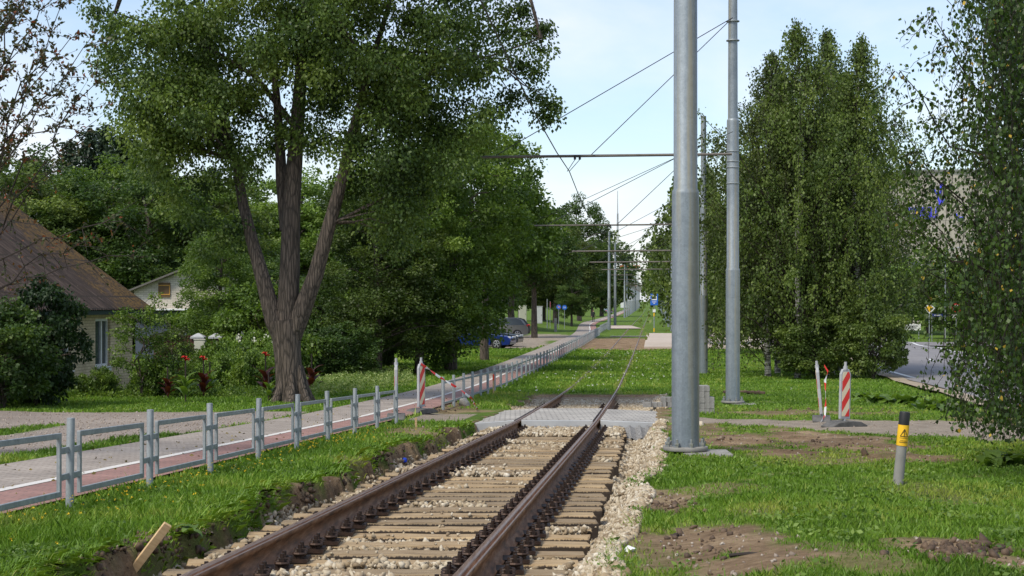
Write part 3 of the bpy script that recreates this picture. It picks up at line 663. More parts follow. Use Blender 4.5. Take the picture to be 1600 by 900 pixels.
# poles left of the track
for i, (Y, a) in enumerate(((163, -4.55), (193, -4.65))):
    p = ground(gx(a, Y), Y); pole((p.x, p.y, p.z), ['tall grey pole left of the track, front one of the close pair', 'tall grey pole left of the track, rear one of the close pair'][i], top=10.2, flange=False, simple=True)
Y = 300; i = 0
fl = None
while Y < 640:
    a = -5.4; p = ground(gx(a, Y), Y)
    if fl is None: fl = pole((p.x, p.y, p.z), 'distant grey pole in the long row left of the track', top=10.2, flange=False, simple=True, group='distant poles left of the track')
    else: c = copy_tree(fl); c.location = p
    t = thing('cross_span', 'distant thin horizontal tube over the far end of the track', 'overhead bracket', (p.x, Y, p.z+6.3), 0, 'distant tubes over the track')
    mb = MB(); mb.tube([(0, 0, 0), (7.5, 0, 0)], .045, 6); mb.build('tube', BAR, t)
    Y += 26; i += 1
fr = None; Y = 330
while Y < 640:
    p = ground(gx(2.2, Y), Y)
    if fr is None: fr = pole((p.x, p.y, p.z), 'distant grey pole in the sparse row right of the track', top=8.2, flange=False, simple=True, group='distant poles right of the track')
    else: c = copy_tree(fr); c.location = p
    Y += 75
# extra cross tubes between 180 and 300
for Y in (185, 220, 260):
    t = thing('cross_span', 'distant thin horizontal tube over the far end of the track', 'overhead bracket', (gx(1.9, Y), Y, float(railz(Y))+6.1), 0, 'distant tubes over the track')
    mb = MB(); mb.tube([(0, 0, 0), (-6.8, 0, 0)], .04, 6); mb.build('tube', BAR, t)
    p = ground(gx(1.9, Y), Y); c = copy_tree(fr); c.location = p; c['label'] = 'distant grey pole in the sparse row right of the track'
mb = MB(); pts = []
sp = [8, 38.4, 66, 97, 124, 153, 185, 220, 260, 300, 350, 400, 450, 500, 600]
for i in range(len(sp)-1):
    for k in range(6):
        f = k/6; Y = sp[i]+(sp[i+1]-sp[i])*f; sag = .25*4*f*(1-f)
        pts.append((gx(AC-.2, Y), Y, float(railz(Y))+5.7-sag))
mb.tube(pts, .012, 5); tag(mb.build('contact_wire', WIRE), 'dark overhead contact wire running above the middle of the track', 'wire')

# ------------------------------------------------------------------ low railing
def railing(label, a, Y0, n, dY, gap_first=False, zoff=0, panels_before=1, detail=True):
    P0 = ground(gx(a, Y0), Y0); t = thing('low_railing', label, 'railing', P0)
    def gpos(Y): return Vector((gx(a, Y)-P0.x, Y-P0.y, float(railz(Y))-.04+zoff-P0.z))
    for i in range(n):
        p = gpos(Y0+i*dY); mb = MB(); r = .032 if detail else .036
        mb.lathe([(r, -.15), (r, .77), (r*.97, .775), (r*.6, .777)], 20 if detail else 8)
        o = mb.build('post', STEEL2, t, smooth=True, loc=p)
        o.rotation_euler = (rnd.uniform(-.022, .022), rnd.uniform(-.022, .022), 0)
    for i in range(-panels_before, n-1):
        ya = Y0+i*dY; p = gpos(ya)+Vector((0, 0, .0)); q = gpos(ya+dY); d = q-p; U = d.normalized(); Lh = d.length
        if d.length < .1: continue
        mb = MB(); e = .20 if detail else .14; zt, zb = .64, .18; s = .045
        a0 = p+U*e; a1 = q-U*e; up = Vector((0, 0, 1))
        rot = Matrix((Vector((U.y, -U.x, 0)).normalized(), U, U.cross(Vector((U.y, -U.x, 0)).normalized())*-1)).transposed()
        mid = (a0+a1)/2; LL = (a1-a0).length
        mb.box(mid+up*zt, (.032, LL, .045), rot); mb.box(mid+up*zb, (.032, LL, .045), rot)
        for b0 in (a0+U*.02, a1-U*.02): mb.box(b0+up*(zt+zb)/2, (.030, .04, zt-zb), rotz(TH))
        mb.build('panel', STEEL2, t, bevel=.004 if detail else 0)
        if detail:
            for b0, s_ in ((p, 1), (q, -1)):
                for z in (.52, .31):
                    mb = MB(); c0 = b0+U*(.11*s_)+up*z; mb.box(c0+Vector((.0, 0, 0)), (.026, .19, .05), rotz(TH)); mb.build('bracket', STEEL2, t, bevel=.004)
    return t
railing('low galvanised railing of square panels along the path, nearest stretch', -4.68, 12.55, 9, 2.0, panels_before=2)
railing('low galvanised railing beyond the gap, running away beside the path', -4.68, 34.9, 55, 1.9, panels_before=0, detail=False)
railing('short last stretch of low railing near the pair of left poles', -4.9, 146, 12, 2.0, panels_before=0, detail=False)

# ------------------------------------------------------------------ delineators
def stripemat():
    m, N, L, b = nodes('hazard_stripes'); t = N.new('ShaderNodeTexCoord'); s = N.new('ShaderNodeSeparateXYZ'); L.new(t.outputs['Object'], s.inputs[0])
    f = math_(N, L, 'ADD', math_(N, L, 'MULTIPLY', s.outputs['Z'], 2.75), math_(N, L, 'MULTIPLY', s.outputs['X'], -4.2)); f = math_(N, L, 'ADD', f, 10.3)
    f = math_(N, L, 'FRACT', f); f = math_(N, L, 'GREATER_THAN', f, .52)
    L.new(mixc(N, L, f, (.62, .025, .02), (.66, .58, .40)), b.inputs['Base Color']); b.inputs['Roughness'].default_value = .4; return m
STRIPE = stripemat()
def delineator(px, py, label, rz=0, lean=(0, 0), face=True, basescale=1, dark=False):
    c = at(px, py); t = thing('warning_beacon', label, 'traffic beacon', c, rz, 'striped beacons around the works')
    mb = MB(); prof = [(-.40, 0), (.40, 0), (.40, .025), (.25, .095), (.10, .11), (-.10, .11), (-.25, .095), (-.40, .025)]
    mb.prism(prof, -.17, .17); o = mb.build('base', RUBBER, t, bevel=.012)
    b = thing('x', None, None); bpy.data.objects.remove(b)
    mb = MB(); w_, h = .115, .90
    sec = [(-w_, 0), (w_, 0), (w_, h-.09), (w_*.62, h), (-w_*.62, h), (-w_, h-.09)]
    mb.prism(sec, -.028, .028); o = mb.build('board', PLASTIC, t, bevel=.01, loc=(0, 0, .14)); o.rotation_euler = (lean[0], lean[1], 0)
    mb = MB(); w2 = .082; s2 = [(-w2, .05), (w2, .05), (w2, h-.10), (w2*.7, h-.05), (-w2*.7, h-.05), (-w2, h-.10)]
    mb.prism(s2, -.034, -.029); f_ = mb.build('striped_face', STRIPE, o)
    mb = MB(); mb.prism(s2, .029, .034); mb.build('striped_face', STRIPE, o)
    mb = MB(); mb.tube([(0, 0, h-.01), (0, 0, h+.05), (0, 0, h+.05), (0, 0, h+.13)], [.04, .038, .026, .024], 10); mb.tube([(0, 0, -.1), (0, 0, .02)], .03, 8); mb.build('stem', PLASTIC, o)
    return t, o
dB, _ = delineator(1319, 667, 'striped beacon facing the camera on the dirt track at right', R(28), (0, .03))
dA, _ = delineator(1283, 658, 'striped beacon turned edge-on with loose tape, on the dirt track at right', R(78), (R(-5), R(0)))
dA.rotation_euler = (0, 0, R(80))
dC, _ = delineator(658, 646, 'striped beacon in the gap of the railing, tape tied to it', R(58), (0, 0))
dD, _ = delineator(619, 655, 'striped beacon turned edge-on at the end of the near railing', R(93), (0, 0))
def tape(pts, width, label, sagn=0, tw=0):
    mb = MB(); pts = [Vector(p) for p in pts]; P = []
    for i in range(len(pts)-1):
        k = max(2, int((pts[i+1]-pts[i]).length/.05))
        for j in range(k): P.append(pts[i].lerp(pts[i+1], j/k))
    P.append(pts[-1]); s = 0; vs = []; n = len(P)
    for i, p in enumerate(P):
        s = i*.05; an = tw*i; wv = Vector((math.sin(an)*.5, .3*math.cos(an), math.cos(an))).normalized()*width/2
        vs.append(p+wv); vs.append(p-wv)
    for i in range(n-1): mb.add([vs[2*i], vs[2*i+1], vs[2*i+3], vs[2*i+2]], [(0, 1, 2, 3)], 0 if (i//3) % 2 else 1)
    o = mb.build('barrier_tape', [WHITE, RED]); sf = o.modifiers.new('s', 'SOLIDIFY'); sf.thickness = .002
    return tag(o, label, 'barrier tape')
cC = Vector(dC.location); e = at(745, 640)
tape([cC+Vector((.0, -.06, 1.04)), pt(688, 590, 33), pt(718, 608, 33.3), pt(736, 622, 33.6), Vector((e.x, e.y, e.z+.02))], .05, 'red and white tape stretched from the railing-gap beacon to the ground', tw=.35)
cA = Vector(dA.location)
tape([cA+Vector((.04, -.1, 1.08)), cA+Vector((.11, -.12, .96)), cA+Vector((.05, -.12, .80)), cA+Vector((.06, -.14, .4)), cA+Vector((.03, -.2, .12)), cA+Vector((-.1, -.5, .03))], .045, 'red and white tape hanging down from the leaning beacon at right', tw=.3)
# marker post with warning label
mp_ = at(1403, 757); t = thing('marker_post', 'leaning concrete marker post with black cap and yellow band in the grass', 'marker post', mp_); t.rotation_euler = (0, R(5.5), 0)
mb = MB(); mb.lathe([(.047, -.1), (.045, .345)], 20); mb.build('shaft', CONC, t, smooth=True)
mb = MB(); mb.lathe([(.049, .345), (.049, .53)], 24); yb = mb.build('yellow_band', YEL, t, smooth=True)
mb = MB(); mb.lathe([(.047, .53), (.047, .635), (.043, .645), (.02, .648)], 20); mb.build('cap', BLACKP, t, smooth=True)
def on_cyl(x, z, r=.051): a = x/r; return Vector((r*math.sin(a), -r*math.cos(a), z))
mb = MB()
tri = [(-.034, .43), (.034, .43), (0, .495)]
for i in range(3):
    A, B = tri[i], tri[(i+1) % 3]
    mb.tube([on_cyl(A[0]+(B[0]-A[0])*k/6, A[1]+(B[1]-A[1])*k/6) for k in range(7)], .0028, 5)
mb.tube([on_cyl(.003, .482), on_cyl(-.006, .462), on_cyl(.006, .458), on_cyl(-.002, .438)], .0028, 5)
mb.tube([on_cyl(-.04+.08*k/8, .378) for k in range(9)], .0022, 4); mb.tube([on_cyl(-.03+.06*k/8, .392) for k in range(9)], .0014, 4)
mb.tube([on_cyl(-.04+.08*k/8, .415) for k in range(9)], .0012, 4)
mb.build('warning_symbol', BLACKP, yb)
# stakes, board, rubble
def stake(px, py, h, w_, label, mat=WOODN, lean=(0, 0)):
    c = at(px, py); mb = MB(); mb.box((0, 0, h/2-.05), (w_, w_*.7, h+.1)); o = mb.build('wooden_stake', mat, None, loc=c, bevel=.002); o.rotation_euler = (*lean, .3); return tag(o, label, 'stake')
stake(650, 668, .17, .035, 'short pale wooden stake in the stones before the left crossing slab')
stake(988, 667, .13, .03, 'tiny pale wooden stake in the stones before the right crossing slab')
s_ = stake(771, 615, .55, .04, 'thin wooden stake with a fluorescent orange top in front of the far railing')
mb = MB(); mb.box((0, 0, .47), (.045, .033, .17)); mb.build('painted_top', M('fluorescent_orange', (.9, .08, .03), bmp=0), s_)
c = at(212, 897); mb = MB(); mb.box((0, 0, .15), (.055, .03, .42)); o = mb.build('timber_offcut', WOODN, None, loc=c+Vector((-.0, 0, 0)), bevel=.003); o.rotation_euler = (R(20), R(33), R(25)); tag(o, 'sawn pale timber offcut sticking out of the left bank', 'board')
def lump(name, px, py, s, label, cat, mat, seed=1, flat=.6):
    c = at(px, py); me = rocks(name, np.array([[0, 0, 0.]]), np.array([s]), mat, seed, flat)
    o = link(name, me, None, c+Vector((0, 0, s*.25))); m_ = o.modifiers.new('s', 'SUBSURF'); m_.levels = 2; m_.render_levels = 2; m_.subdivision_type = 'SIMPLE'
    tx = bpy.data.textures.new('lumps', 'CLOUDS'); tx.noise_scale = s*.7; d_ = o.modifiers.new('d', 'DISPLACE'); d_.texture = tx; d_.strength = s*.4; d_.texture_coords = 'LOCAL'
    return tag(o, label, cat)
lump('concrete_lump', 728, 634, .16, 'rough concrete lump lying where the tape ends', 'rubble', CONC, 5)
lump('white_stone', 1096, 664, .07, 'single pale stone just right of the thick pole foot', 'stone', STONE, 6)
lump('white_rag', 985, 862, .05, 'crumpled white scrap at the right edge of the stones', 'litter', WHITE, 8)
lump('white_chunk', 625, 657, .08, 'white chunk beside the base of the railing-gap beacon', 'rubble', WHITE, 9)
lump('root_piece', 1352, 712, .07, 'dark broken root on the bare soil', 'root', CLOD, 11)
mb = MB(); mb.lathe([(.035, 0), (.04, .03), (.03, .055), (.012, .06)], 12); o = mb.build('bottle_cap', M('blue_plastic', (.02, .07, .6), rough=.3, bmp=0), None, smooth=True, loc=at(632, 727)+Vector((0, 0, .02))); tag(o, 'small bright blue plastic cap beside the left rail', 'litter')
mb = MB(); pA = at(1140, 872); mb.tube([(0, 0, .015), (.12, .02, .022), (.28, 0, .012)], [.012, .013, .008], 6); tag(mb.build('stick', TWIG, None, loc=pA), 'dark flat stick on the bare soil in the foreground', 'stick')
mb = MB(); pA = at(1130, 616); pB = at(1195, 617); mb.tube([Vector((0, 0, .05)), (pB-pA)*.5+Vector((0, 0, .07)), (pB-pA)+Vector((0, 0, .05))], .05, 7); tag(mb.build('timber_log', CLOD, None, loc=pA), 'dark log lying in the grass behind the second pole', 'log')

# ------------------------------------------------------------------ foliage builders
def leaves(P, D, S, ratio=.55, rg=None):
    """P base points, D unit directions, S lengths -> rhombic leaves"""
    n = len(P); rv = rg.standard_normal((n, 3)); side = np.cross(D, rv); side /= np.linalg.norm(side, axis=1, keepdims=True)+1e-9
    mid = P+D*(S*.45)[:, None]; W = side*(S*ratio*.5)[:, None]
    nrm = np.cross(D, side)*(S*.08)[:, None]
    V = np.stack([P, mid+W+nrm, P+D*S[:, None], mid-W+nrm], 1).reshape(-1, 3)
    Fc = np.arange(4*n).reshape(-1, 4); return V, Fc
def unit(v): return v/(np.linalg.norm(v, axis=-1, keepdims=True)+1e-9)
def clump_leaves(C, Rc, per, size, rg, droop=.5, flat=.7, shell=.5):
    n = len(C)*per; c = np.repeat(C, per, 0); rr = np.repeat(Rc, per)
    d = unit(rg.standard_normal((n, 3))); rad = shell+(1-shell)*rg.random(n); rad = np.where(rg.random(n) < .35, rg.random(n)**.5, rad)
    off = d*(rr*rad)[:, None]; off[:, 2] *= flat; P = c+off
    D = unit(d*.6+rg.standard_normal((n, 3))*.5+np.array([0, 0, -droop]))
    S = size*rg.uniform(.65, 1.25, n)
    V, Fc = leaves(P, D, S, .7, rg)
    cr_ = np.repeat(rg.random(len(C)), per)
    r = np.repeat(np.clip(.62*cr_+.42*rg.random(n), 0, 1), 4)
    return V, Fc, r
def limb(mb, p0, p1, r0, r1, seed, n=7, k=6, sag=.12, m=0):
    r = random.Random(seed); p0 = Vector(p0); p1 = Vector(p1); L_ = (p1-p0).length; pts = []; rad = []
    for i in range(k+1):
        f = i/k; p = p0.lerp(p1, f)+Vector((r.uniform(-1, 1), r.uniform(-1, 1), r.uniform(-1, 1)))*L_*.035*math.sin(math.pi*f)+Vector((0, 0, L_*sag*math.sin(math.pi*f)))
        pts.append(p); rad.append(r0+(r1-r0)*f)
    mb.tube(pts, rad, n, m); return pts
def in_ell(E, n, rg, lo=.35, top=None):
    ps = []; W = np.array([e[3]*e[4]*e[5] for e in E]); W = W/W.sum(); ks = rg.choice(len(E), n, p=W)
    d = unit(rg.standard_normal((n, 3))); r = lo+(1-lo)*rg.random(n)**.6
    E = np.array(E)
    return E[ks, :3]+d*E[ks, 3:6]*r[:, None]
def tree_meshes(seed, E, stems, nc, per, leaf, cr_=.6, lm=LF_MID, bm_=BARK, droop=.5, lo=.35, nb=40, flat=.7, trunkn=9, zmin=None):
    rg = np.random.default_rng(seed); C = in_ell(E, nc, rg, lo)
    if zmin is not None: C[:, 2] = np.maximum(C[:, 2], zmin+rg.random(nc)*.4)
    V, Fc, r = clump_leaves(C, cr_*rg.uniform(.6, 1.25, nc), per, leaf, rg, droop, flat)
    cm = mesh_np('crown', V, Fc, [lm], False, {'rnd': r})
    mb = MB(); axis = []
    for s in stems:      # s: list of (x,y,z,r)
        pts = [Vector(p[:3]) for p in s]; mb.tube(pts, [p[3] for p in s], trunkn)
        for i in range(len(pts)-1):
            for f in (0, .33, .66): axis.append((pts[i].lerp(pts[i+1], f), s[i][3]))
    for j in range(nb):
        c = Vector(C[rg.integers(nc)]); best = min(axis, key=lambda q: (q[0]-c).length+2.0*max(0, q[0].z-(c.z-.25*(Vector((c.x, c.y, 0))-Vector((q[0].x, q[0].y, 0))).length)))
        limb(mb, best[0], c, min(.5*best[1], .02+.012*(c-best[0]).length), .008, j+seed*100, 5, 5)
    o = mb.build('trunk', bm_, smooth=True); tm = o.data; bpy.data.objects.remove(o); return tm, cm
def place(name, meshes, loc, label, cat='tree', rz=0, sc=1, group=None, szz=None):
    t = thing(name, label, cat, loc, rz, group); t.scale = (sc, sc, (szz or 1)*sc)
    link('trunk', meshes[0], t); link('crown', meshes[1], t); return t
def recolor(ms, mat):
    a = ms[1].copy(); a.materials[0] = mat; return (ms[0], a)

# --- the big three-stemmed lime tree
Zt = 40.5; tb = at(456, 629); Zt = tb.y; s_m = Zt/F
def bt(px, py, dy=0): p = pt(px, py, Zt+dy); return p-tb
def st(l): return [(*bt(px, py, dy), r*.84) for px, py, dy, r in l]
trunk_main = st([(456, 634, 0, .50), (454, 622, 0, .43), (452, 605, 0, .38), (450, 560, 0, .385), (447, 525, 0, .41), (444, 500, 0, .42)])
sL = st([(440, 530, 0, .25), (428, 500, 0, .27), (412, 440, 0, .22), (395, 380, .1, .18), (380, 320, .2, .155), (368, 250, .4, .12), (330, 120, .8, .09), (300, -50, 1, .05)])
sM = st([(447, 520, 0, .30), (450, 480, 0, .31), (453, 420, 0, .29), (455, 330, 0, .26), (462, 230, .2, .22), (470, 120, .3, .18), (480, 0, .2, .14), (490, -200, 0, .06)])
sM2 = st([(448, 360, .1, .2), (440, 280, .3, .17), (436, 200, .5, .13), (425, 60, .8, .08)])
sR = st([(456, 530, 0, .26), (470, 490, -.1, .27), (493, 430, -.2, .225), (515, 350, -.3, .19), (535, 280, -.4, .17), (550, 210, -.5, .145), (575, 120, -.6, .10), (610, 0, -.8, .06)])
br1 = st([(548, 235, -.5, .07), (590, 200, -.8, .05), (650, 130, -1.2, .04), (720, 80, -1.5, .03)])
br2 = st([(575, 120, -.6, .06), (650, 80, -.5, .045), (760, 90, -.4, .035), (845, 60, -.3, .02)])
br3 = st([(462, 200, .2, .1), (400, 120, .1, .07), (300, 60, -.2, .05), (180, 20, -.3, .02)])
def E(px, py, rx, ry, dy, ryy): c = bt(px, py, dy); return (c.x, c.y, c.z, rx*s_m, ryy, ry*s_m)
rg = np.random.default_rng(11)
EL = [E(290, 90, 130, 170, 0, 3.0), E(300, 200, 100, 110, -1, 2), E(440, 70, 160, 150, 0, 3.5), E(600, 60, 170, 150, -.5, 3.5), E(690, 150, 130, 110, -.5, 2.2), E(600, 240, 130, 110, -.6, 2.4), E(785, 70, 65, 60, 0, 1.0), E(330, 290, 85, 85, .5, 1.8), E(250, 210, 60, 90, 0, 1.4), E(440, 210, 90, 60, .8, 1.5), E(630, 320, 80, 80, -.3, 1.5), E(440, -160, 280, 160, 0, 4.2), E(640, -140, 180, 140, 0, 3)]
C = in_ell(EL, 560, rg, .15)
extra = [(150, 15, -.3), (175, 40, 0), (205, 60, 0), (185, 90, .2), (190, 130, 0), (165, 110, 0), (200, 190, 0), (225, 240, 0), (250, 275, 0), (820, 50, 0), (850, 45, 0), (845, 75, .2), (835, 110, 0), (840, 150, 0), (855, 182, 0), (862, 165, 0), (810, 100, 0), (780, 170, 0), (800, 150, 0), (640, 330, 0), (600, 360, 0), (660, 300, 0), (575, 330, .2), (560, 300, 0), (625, 380, 0), (690, 260, 0), (300, 340, 0), (345, 370, 0), (270, 310, 0), (320, 395, .2), (745, 215, 0), (720, 235, 0), (700, 200, 0), (790, 20, 0), (815, 15, 0)]
C = np.concatenate([C, np.array([tuple(bt(px, py, dy)) for px, py, dy in extra])])
# keep sky gaps and bare stems where the photograph shows them
sx = C[:, 0]+tb.x; px_ = 800+sx/Zt*F; py_ = HY-(C[:, 2]+tb.z-CAMZ)/Zt*F
gap = ((np.abs(px_-500) < 36) & (py_ > 235) & (py_ < 460)) | ((np.abs(px_-420) < 42) & (py_ > 300)) | ((px_ < 165) & (py_ > 60)) | ((px_ < 200) & (py_ > 250)) | ((px_ > 775) & (py_ > 190))
C = C[~gap]; rs = np.where((px_[~gap] > 790) | (px_[~gap] < 200), .4, .55)*rg.uniform(.7, 1.25, len(C))
V, Fc, r = clump_leaves(C, rs*1.2, 390, .088, rg, .9, .8, .05)
big = thing('lime_tree', 'large three-stemmed tree with furrowed trunk beside the driveway', 'tree', tb)
link('crown', mesh_np('crown', V, Fc, [LF_LIME], False, {'rnd': r}), big)
mb = MB()
for s in (trunk_main, sL, sM, sM2, sR, br1, br2, br3): mb.tube([p[:3] for p in s], [p[3] for p in s], 18)
axis = [Vector(p[:3]) for s in (sL, sM, sM2, sR, br1, br2, br3) for p in s[2:]]
for j in range(150):
    c = Vector(C[rg.integers(len(C))]); best = min(axis, key=lambda q: (q-c).length+1.5*max(0, q.z-c.z))
    limb(mb, best, c, min(.05, .012+.012*(c-best).length), .006, j, 5, 5, .05)
for k in range(7):
    a = k*.9+.3; mb.tube([(.22*math.cos(a), .22*math.sin(a), .9), (.31*math.cos(a), .31*math.sin(a), .4), (.42*math.cos(a), .42*math.sin(a), .12), (.62*math.cos(a), .62*math.sin(a), -.12)], [.05, .10, .11, .07], 10)
mb.build('trunk', BARK, big, smooth=True)

# --- generic trees
def stem(h, r, lean=.3, seed=0):
    rr = random.Random(seed); return [(rr.uniform(-1, 1)*lean*i/5, rr.uniform(-1, 1)*lean*i/5, h*i/5-(.2 if i == 0 else 0), r*(1-.8*i/5)) for i in range(6)]
BRO_A = tree_meshes(21, [(0, 0, 6.2, 2.9, 2.6, 4.2), (.6, 0, 3.4, 3.2, 2.6, 2.6), (-.8, -.3, 8.5, 1.9, 1.8, 2.4)], [stem(9.5, .22, .3, 1)], 230, 210, .13, .62, LF_MID, lo=.55, droop=.4)
BRO_B = tree_meshes(22, [(0, 0, 6.5, 3.3, 3, 4.6), (-.8, 0, 3.2, 3.3, 2.6, 2.8), (1, 0, 7, 2.6, 2.4, 3)], [stem(10, .28, .3, 2)], 250, 210, .14, .7, LF_DARK, lo=.6, droop=.4)
BRO_C = tree_meshes(23, [(0, 0, 7.5, 3.2, 3.2, 4.5), (1.2, 0, 5, 2.6, 2.4, 3), (-1.3, 0, 5.4, 2.4, 2.4, 3)], [stem(10.5, .25, .5, 3)], 200, 190, .17, .75, LF_MID, lo=.5)
BRO_F = tree_meshes(24, [(0, 0, 7, 3.6, 3.6, 5), (1, 0, 4.5, 3.4, 3, 3.6)], [stem(10.5, .25, .5, 4)], 110, 60, .42, .95, LF_FAR, lo=.6, nb=15)
BRO_H = tree_meshes(28, [(0, 0, 8, 3.2, 3.2, 3.6), (1.4, 0, 6.5, 2.4, 2.4, 2.2), (-1.5, 0, 6.2, 2.3, 2.3, 2.2)], [stem(10.5, .25, .5, 14)], 170, 130, .2, .75, LF_MID, lo=.5)
SHR_A = tree_meshes(25, [(0, 0, 1.5, 1.5, 1.3, 1.4), (.4, 0, 2.2, 1.0, .9, 1.0)], [stem(2.4, .06, .3, 5), stem(2.2, .05, .6, 6), stem(2, .05, .7, 7)], 110, 130, .11, .32, LF_DARK, lo=.5, nb=30)
SHR_B = tree_meshes(26, [(0, 0, 1.7, 1.0, .9, 1.6), (.2, 0, 2.7, .7, .6, 1.0)], [stem(3.3, .04, .3, 8), stem(3, .035, .6, 9), stem(2.8, .035, .8, 10)], 60, 75, .085, .27, LF_MID, lo=.3, nb=40)
BUSH = tree_meshes(27, [(0, 0, .5, 1.1, .8, .5), (.5, .1, .65, .6, .5, .45), (-.5, 0, .6, .6, .5, .5)], [stem(.8, .03, .2, 11)], 60, 110, .09, .2, LF_LIGHT, lo=.4, nb=10)
SPRUCE = None
def spruce(seed, h=16, r=3.0, leaf=.34):
    rg = np.random.default_rng(seed); P = []; 
    mb = MB(); mb.tube([(0, 0, -.2), (0, 0, h*.5), (0, 0, h)], [.22, .13, .02], 8)
    z = 1.2
    while z < h-.2:
        R_ = r*(1-z/h)**.85+.12; k = 9
        for j in range(k):
            a = rg.random()*6.28; tip = np.array([R_*math.cos(a), R_*math.sin(a), -R_*.28]); m_ = int(10+R_*16)
            f = rg.random(m_)**.7; base = np.array([0, 0, z]); q = base+tip*f[:, None]; q[:, 2] += .12*R_*f**2
            q += rg.standard_normal((m_, 3))*np.array([.14, .14, .09])*(1+f[:, None]*.5); P.append(q)
            if R_ > .5 and j % 3 == 0: mb.tube([base, base+tip*.9], [.03, .008], 4)
        z += .34+.02*R_
    P = np.concatenate(P); n = len(P); D = unit(P*np.array([1, 1, 0])*.4+rg.standard_normal((n, 3))*.5+np.array([0, 0, -.35]))
    V, Fc = leaves(P, D, leaf*rg.uniform(.6, 1.2, n), .45, rg); r_ = np.repeat(rg.random(n), 4)
    cm = mesh_np('crown', V, Fc, [LF_SPR], False, {'rnd': r_}); o = mb.build('trunk', BARK, smooth=True); tm = o.data; bpy.data.objects.remove(o); return tm, cm
SPRUCE = spruce(31)
def birch(seed, h=13, r=2.6, leaf=.12, ns=420, sl=(1.0, 3.0), per_m=14, lm=LF_BIRCH, stems=None, zlow=.5, jit=.09):
    rg = np.random.default_rng(seed); stems = stems or [stem(h, .14, .3, seed)]
    mb = MB(); P = []; RS = []
    for s in stems: mb.tube([Vector(p[:3]) for p in s], [p[3] for p in s], 8)
    zs = zlow+(h-zlow)*rg.random(ns)**1.05
    for i in range(ns):
        s = stems[i % len(stems)]; z = zs[i]; hh = s[-1][2]; f = min(z/hh, .999)*(len(s)-1); k0 = int(f); base = Vector(s[k0][:3]).lerp(Vector(s[k0+1][:3]), f-k0)
        prof = min(1, (1-z/(h*1.01))*1.5)**1.0*(.85+.15*min(1, z/3.5))*(.45+1.05*rg.random())
        a = rg.random()*6.28; R_ = r*prof*(.25+.85*rg.random()**.6)
        tip = base+Vector((R_*math.cos(a), R_*math.sin(a), R_*rg.uniform(.5, 1.2)+.25)); Ls = rg.uniform(*sl)*(.35+.65*prof); Ls = min(Ls, max(.3, tip.z-.3))
        mid = base.lerp(tip, .6)+Vector((0, 0, .1*R_))
        end = tip+Vector((math.cos(a)*.25*Ls, math.sin(a)*.25*Ls, -Ls))
        kn = [base, mid, tip, tip.lerp(end, .3)+Vector((math.cos(a)*.1, math.sin(a)*.1, .1)), end]
        if i % 2 == 0: mb.tube(kn, [.022, .015, .01, .006, .003], 4, 1)
        m_ = int(per_m*(R_*.6+Ls))+6; f = rg.random(m_)*3.4+.6; ki = np.minimum(f.astype(int), 3); ff = (f-ki)[:, None]; K = np.array([tuple(q) for q in kn]); RS.append(np.full(m_, rg.random()))
        q = K[ki]*(1-ff)+K[ki+1]*ff+rg.standard_normal((m_, 3))*jit; P.append(q)
    P = np.concatenate(P); n = len(P); D = unit(rg.standard_normal((n, 3))*.55+np.array([0, 0, -.9])); V, Fc = leaves(P, D, leaf*rg.uniform(.6, 1.25, n), .75, rg)
    cm = mesh_np('crown', V, Fc, [lm], False, {'rnd': np.repeat(np.clip(.65*np.concatenate(RS)+.45*rg.random(n)-.05, 0, 1), 4)}); o = mb.build('trunk', [BIRCH, TWIG], smooth=True); tm = o.data; bpy.data.objects.remove(o); return tm, cm
BIR_A = birch(41, 13.2, 2.7, .11, 500, (.4, 2.4), 36, jit=.11)
BIR_B = birch(42, 12.4, 2.8, .11, 500, (.4, 2.4), 36, jit=.11)
BIR_F = birch(43, 11.5, 2.3, .26, 300, (1, 3.0), 13)

def T(name, ms, px, Z, label, top=None, width=None, h0=11.5, rz=0, group=None, cat='tree', base=None):
    X = (px-800)/F*Z; p = ground(X, Z); sc = 1; sz = 1
    if top is not None:
        ztop = CAMZ+(HY-top)/F*Z; sz = (ztop-p.z)/h0
        sc = width if width else sz
        sz = sz/sc
    return place(name, ms, p, label, cat, rz, sc, group, sz)
# middle group left of the track
T('broadleaf_tree', recolor(BRO_A, leafmat('yellowish_leaves', [(.02, .04, .009), (.055, .09, .016), (.11, .15, .03)])), 590, 58, 'dense yellowish-green tree reaching down to the lawn, right of the furrowed trunk', 265, .82, 11.4, .3)
T('broadleaf_tree', BRO_A, 655, 60, 'mid-green tree between the yellowish one and the dark one', 190, .85, 11.4, 1.9)
T('broadleaf_tree', recolor(BRO_B, LF_MID), 704, 63, 'darkest broad tree left of the parked cars', 150, 1.0, 11.6, .8)
T('broadleaf_tree', recolor(BRO_H, LF_MID), 757, 76, 'tall round tree whose crown overhangs the parked cars', 190, .95, 11.6, 2.8)
T('broadleaf_tree', recolor(BRO_H, LF_DARK), 835, 125, 'dark tree behind the utility cabinets', 300, 1.1, 12.3, .5)
T('broadleaf_tree', BRO_H, 800, 150, 'leafy tree seen over the grey car', 330, 1.5, 12.3, 1.5)
T('broadleaf_tree', recolor(BRO_C, leafmat('olive_leaves', [(.03, .05, .012), (.07, .1, .02), (.13, .15, .03)])), 868, 190, 'olive-green tree behind the two round blue signs', 345, 1.5, 12.3, 3)
T('broadleaf_tree', recolor(BRO_C, LF_DARK), 905, 235, 'tall dark tree beside the walking person', 303, 1.6, 12.3, 4)
T('broadleaf_tree', BRO_F, 940, 330, 'distant tree left of the row of poles', 355, 2.0, 12, 1)
T('broadleaf_tree', BRO_F, 953, 480, 'farther tree closing the row left of the poles', 385, 2.4, 12, 2)
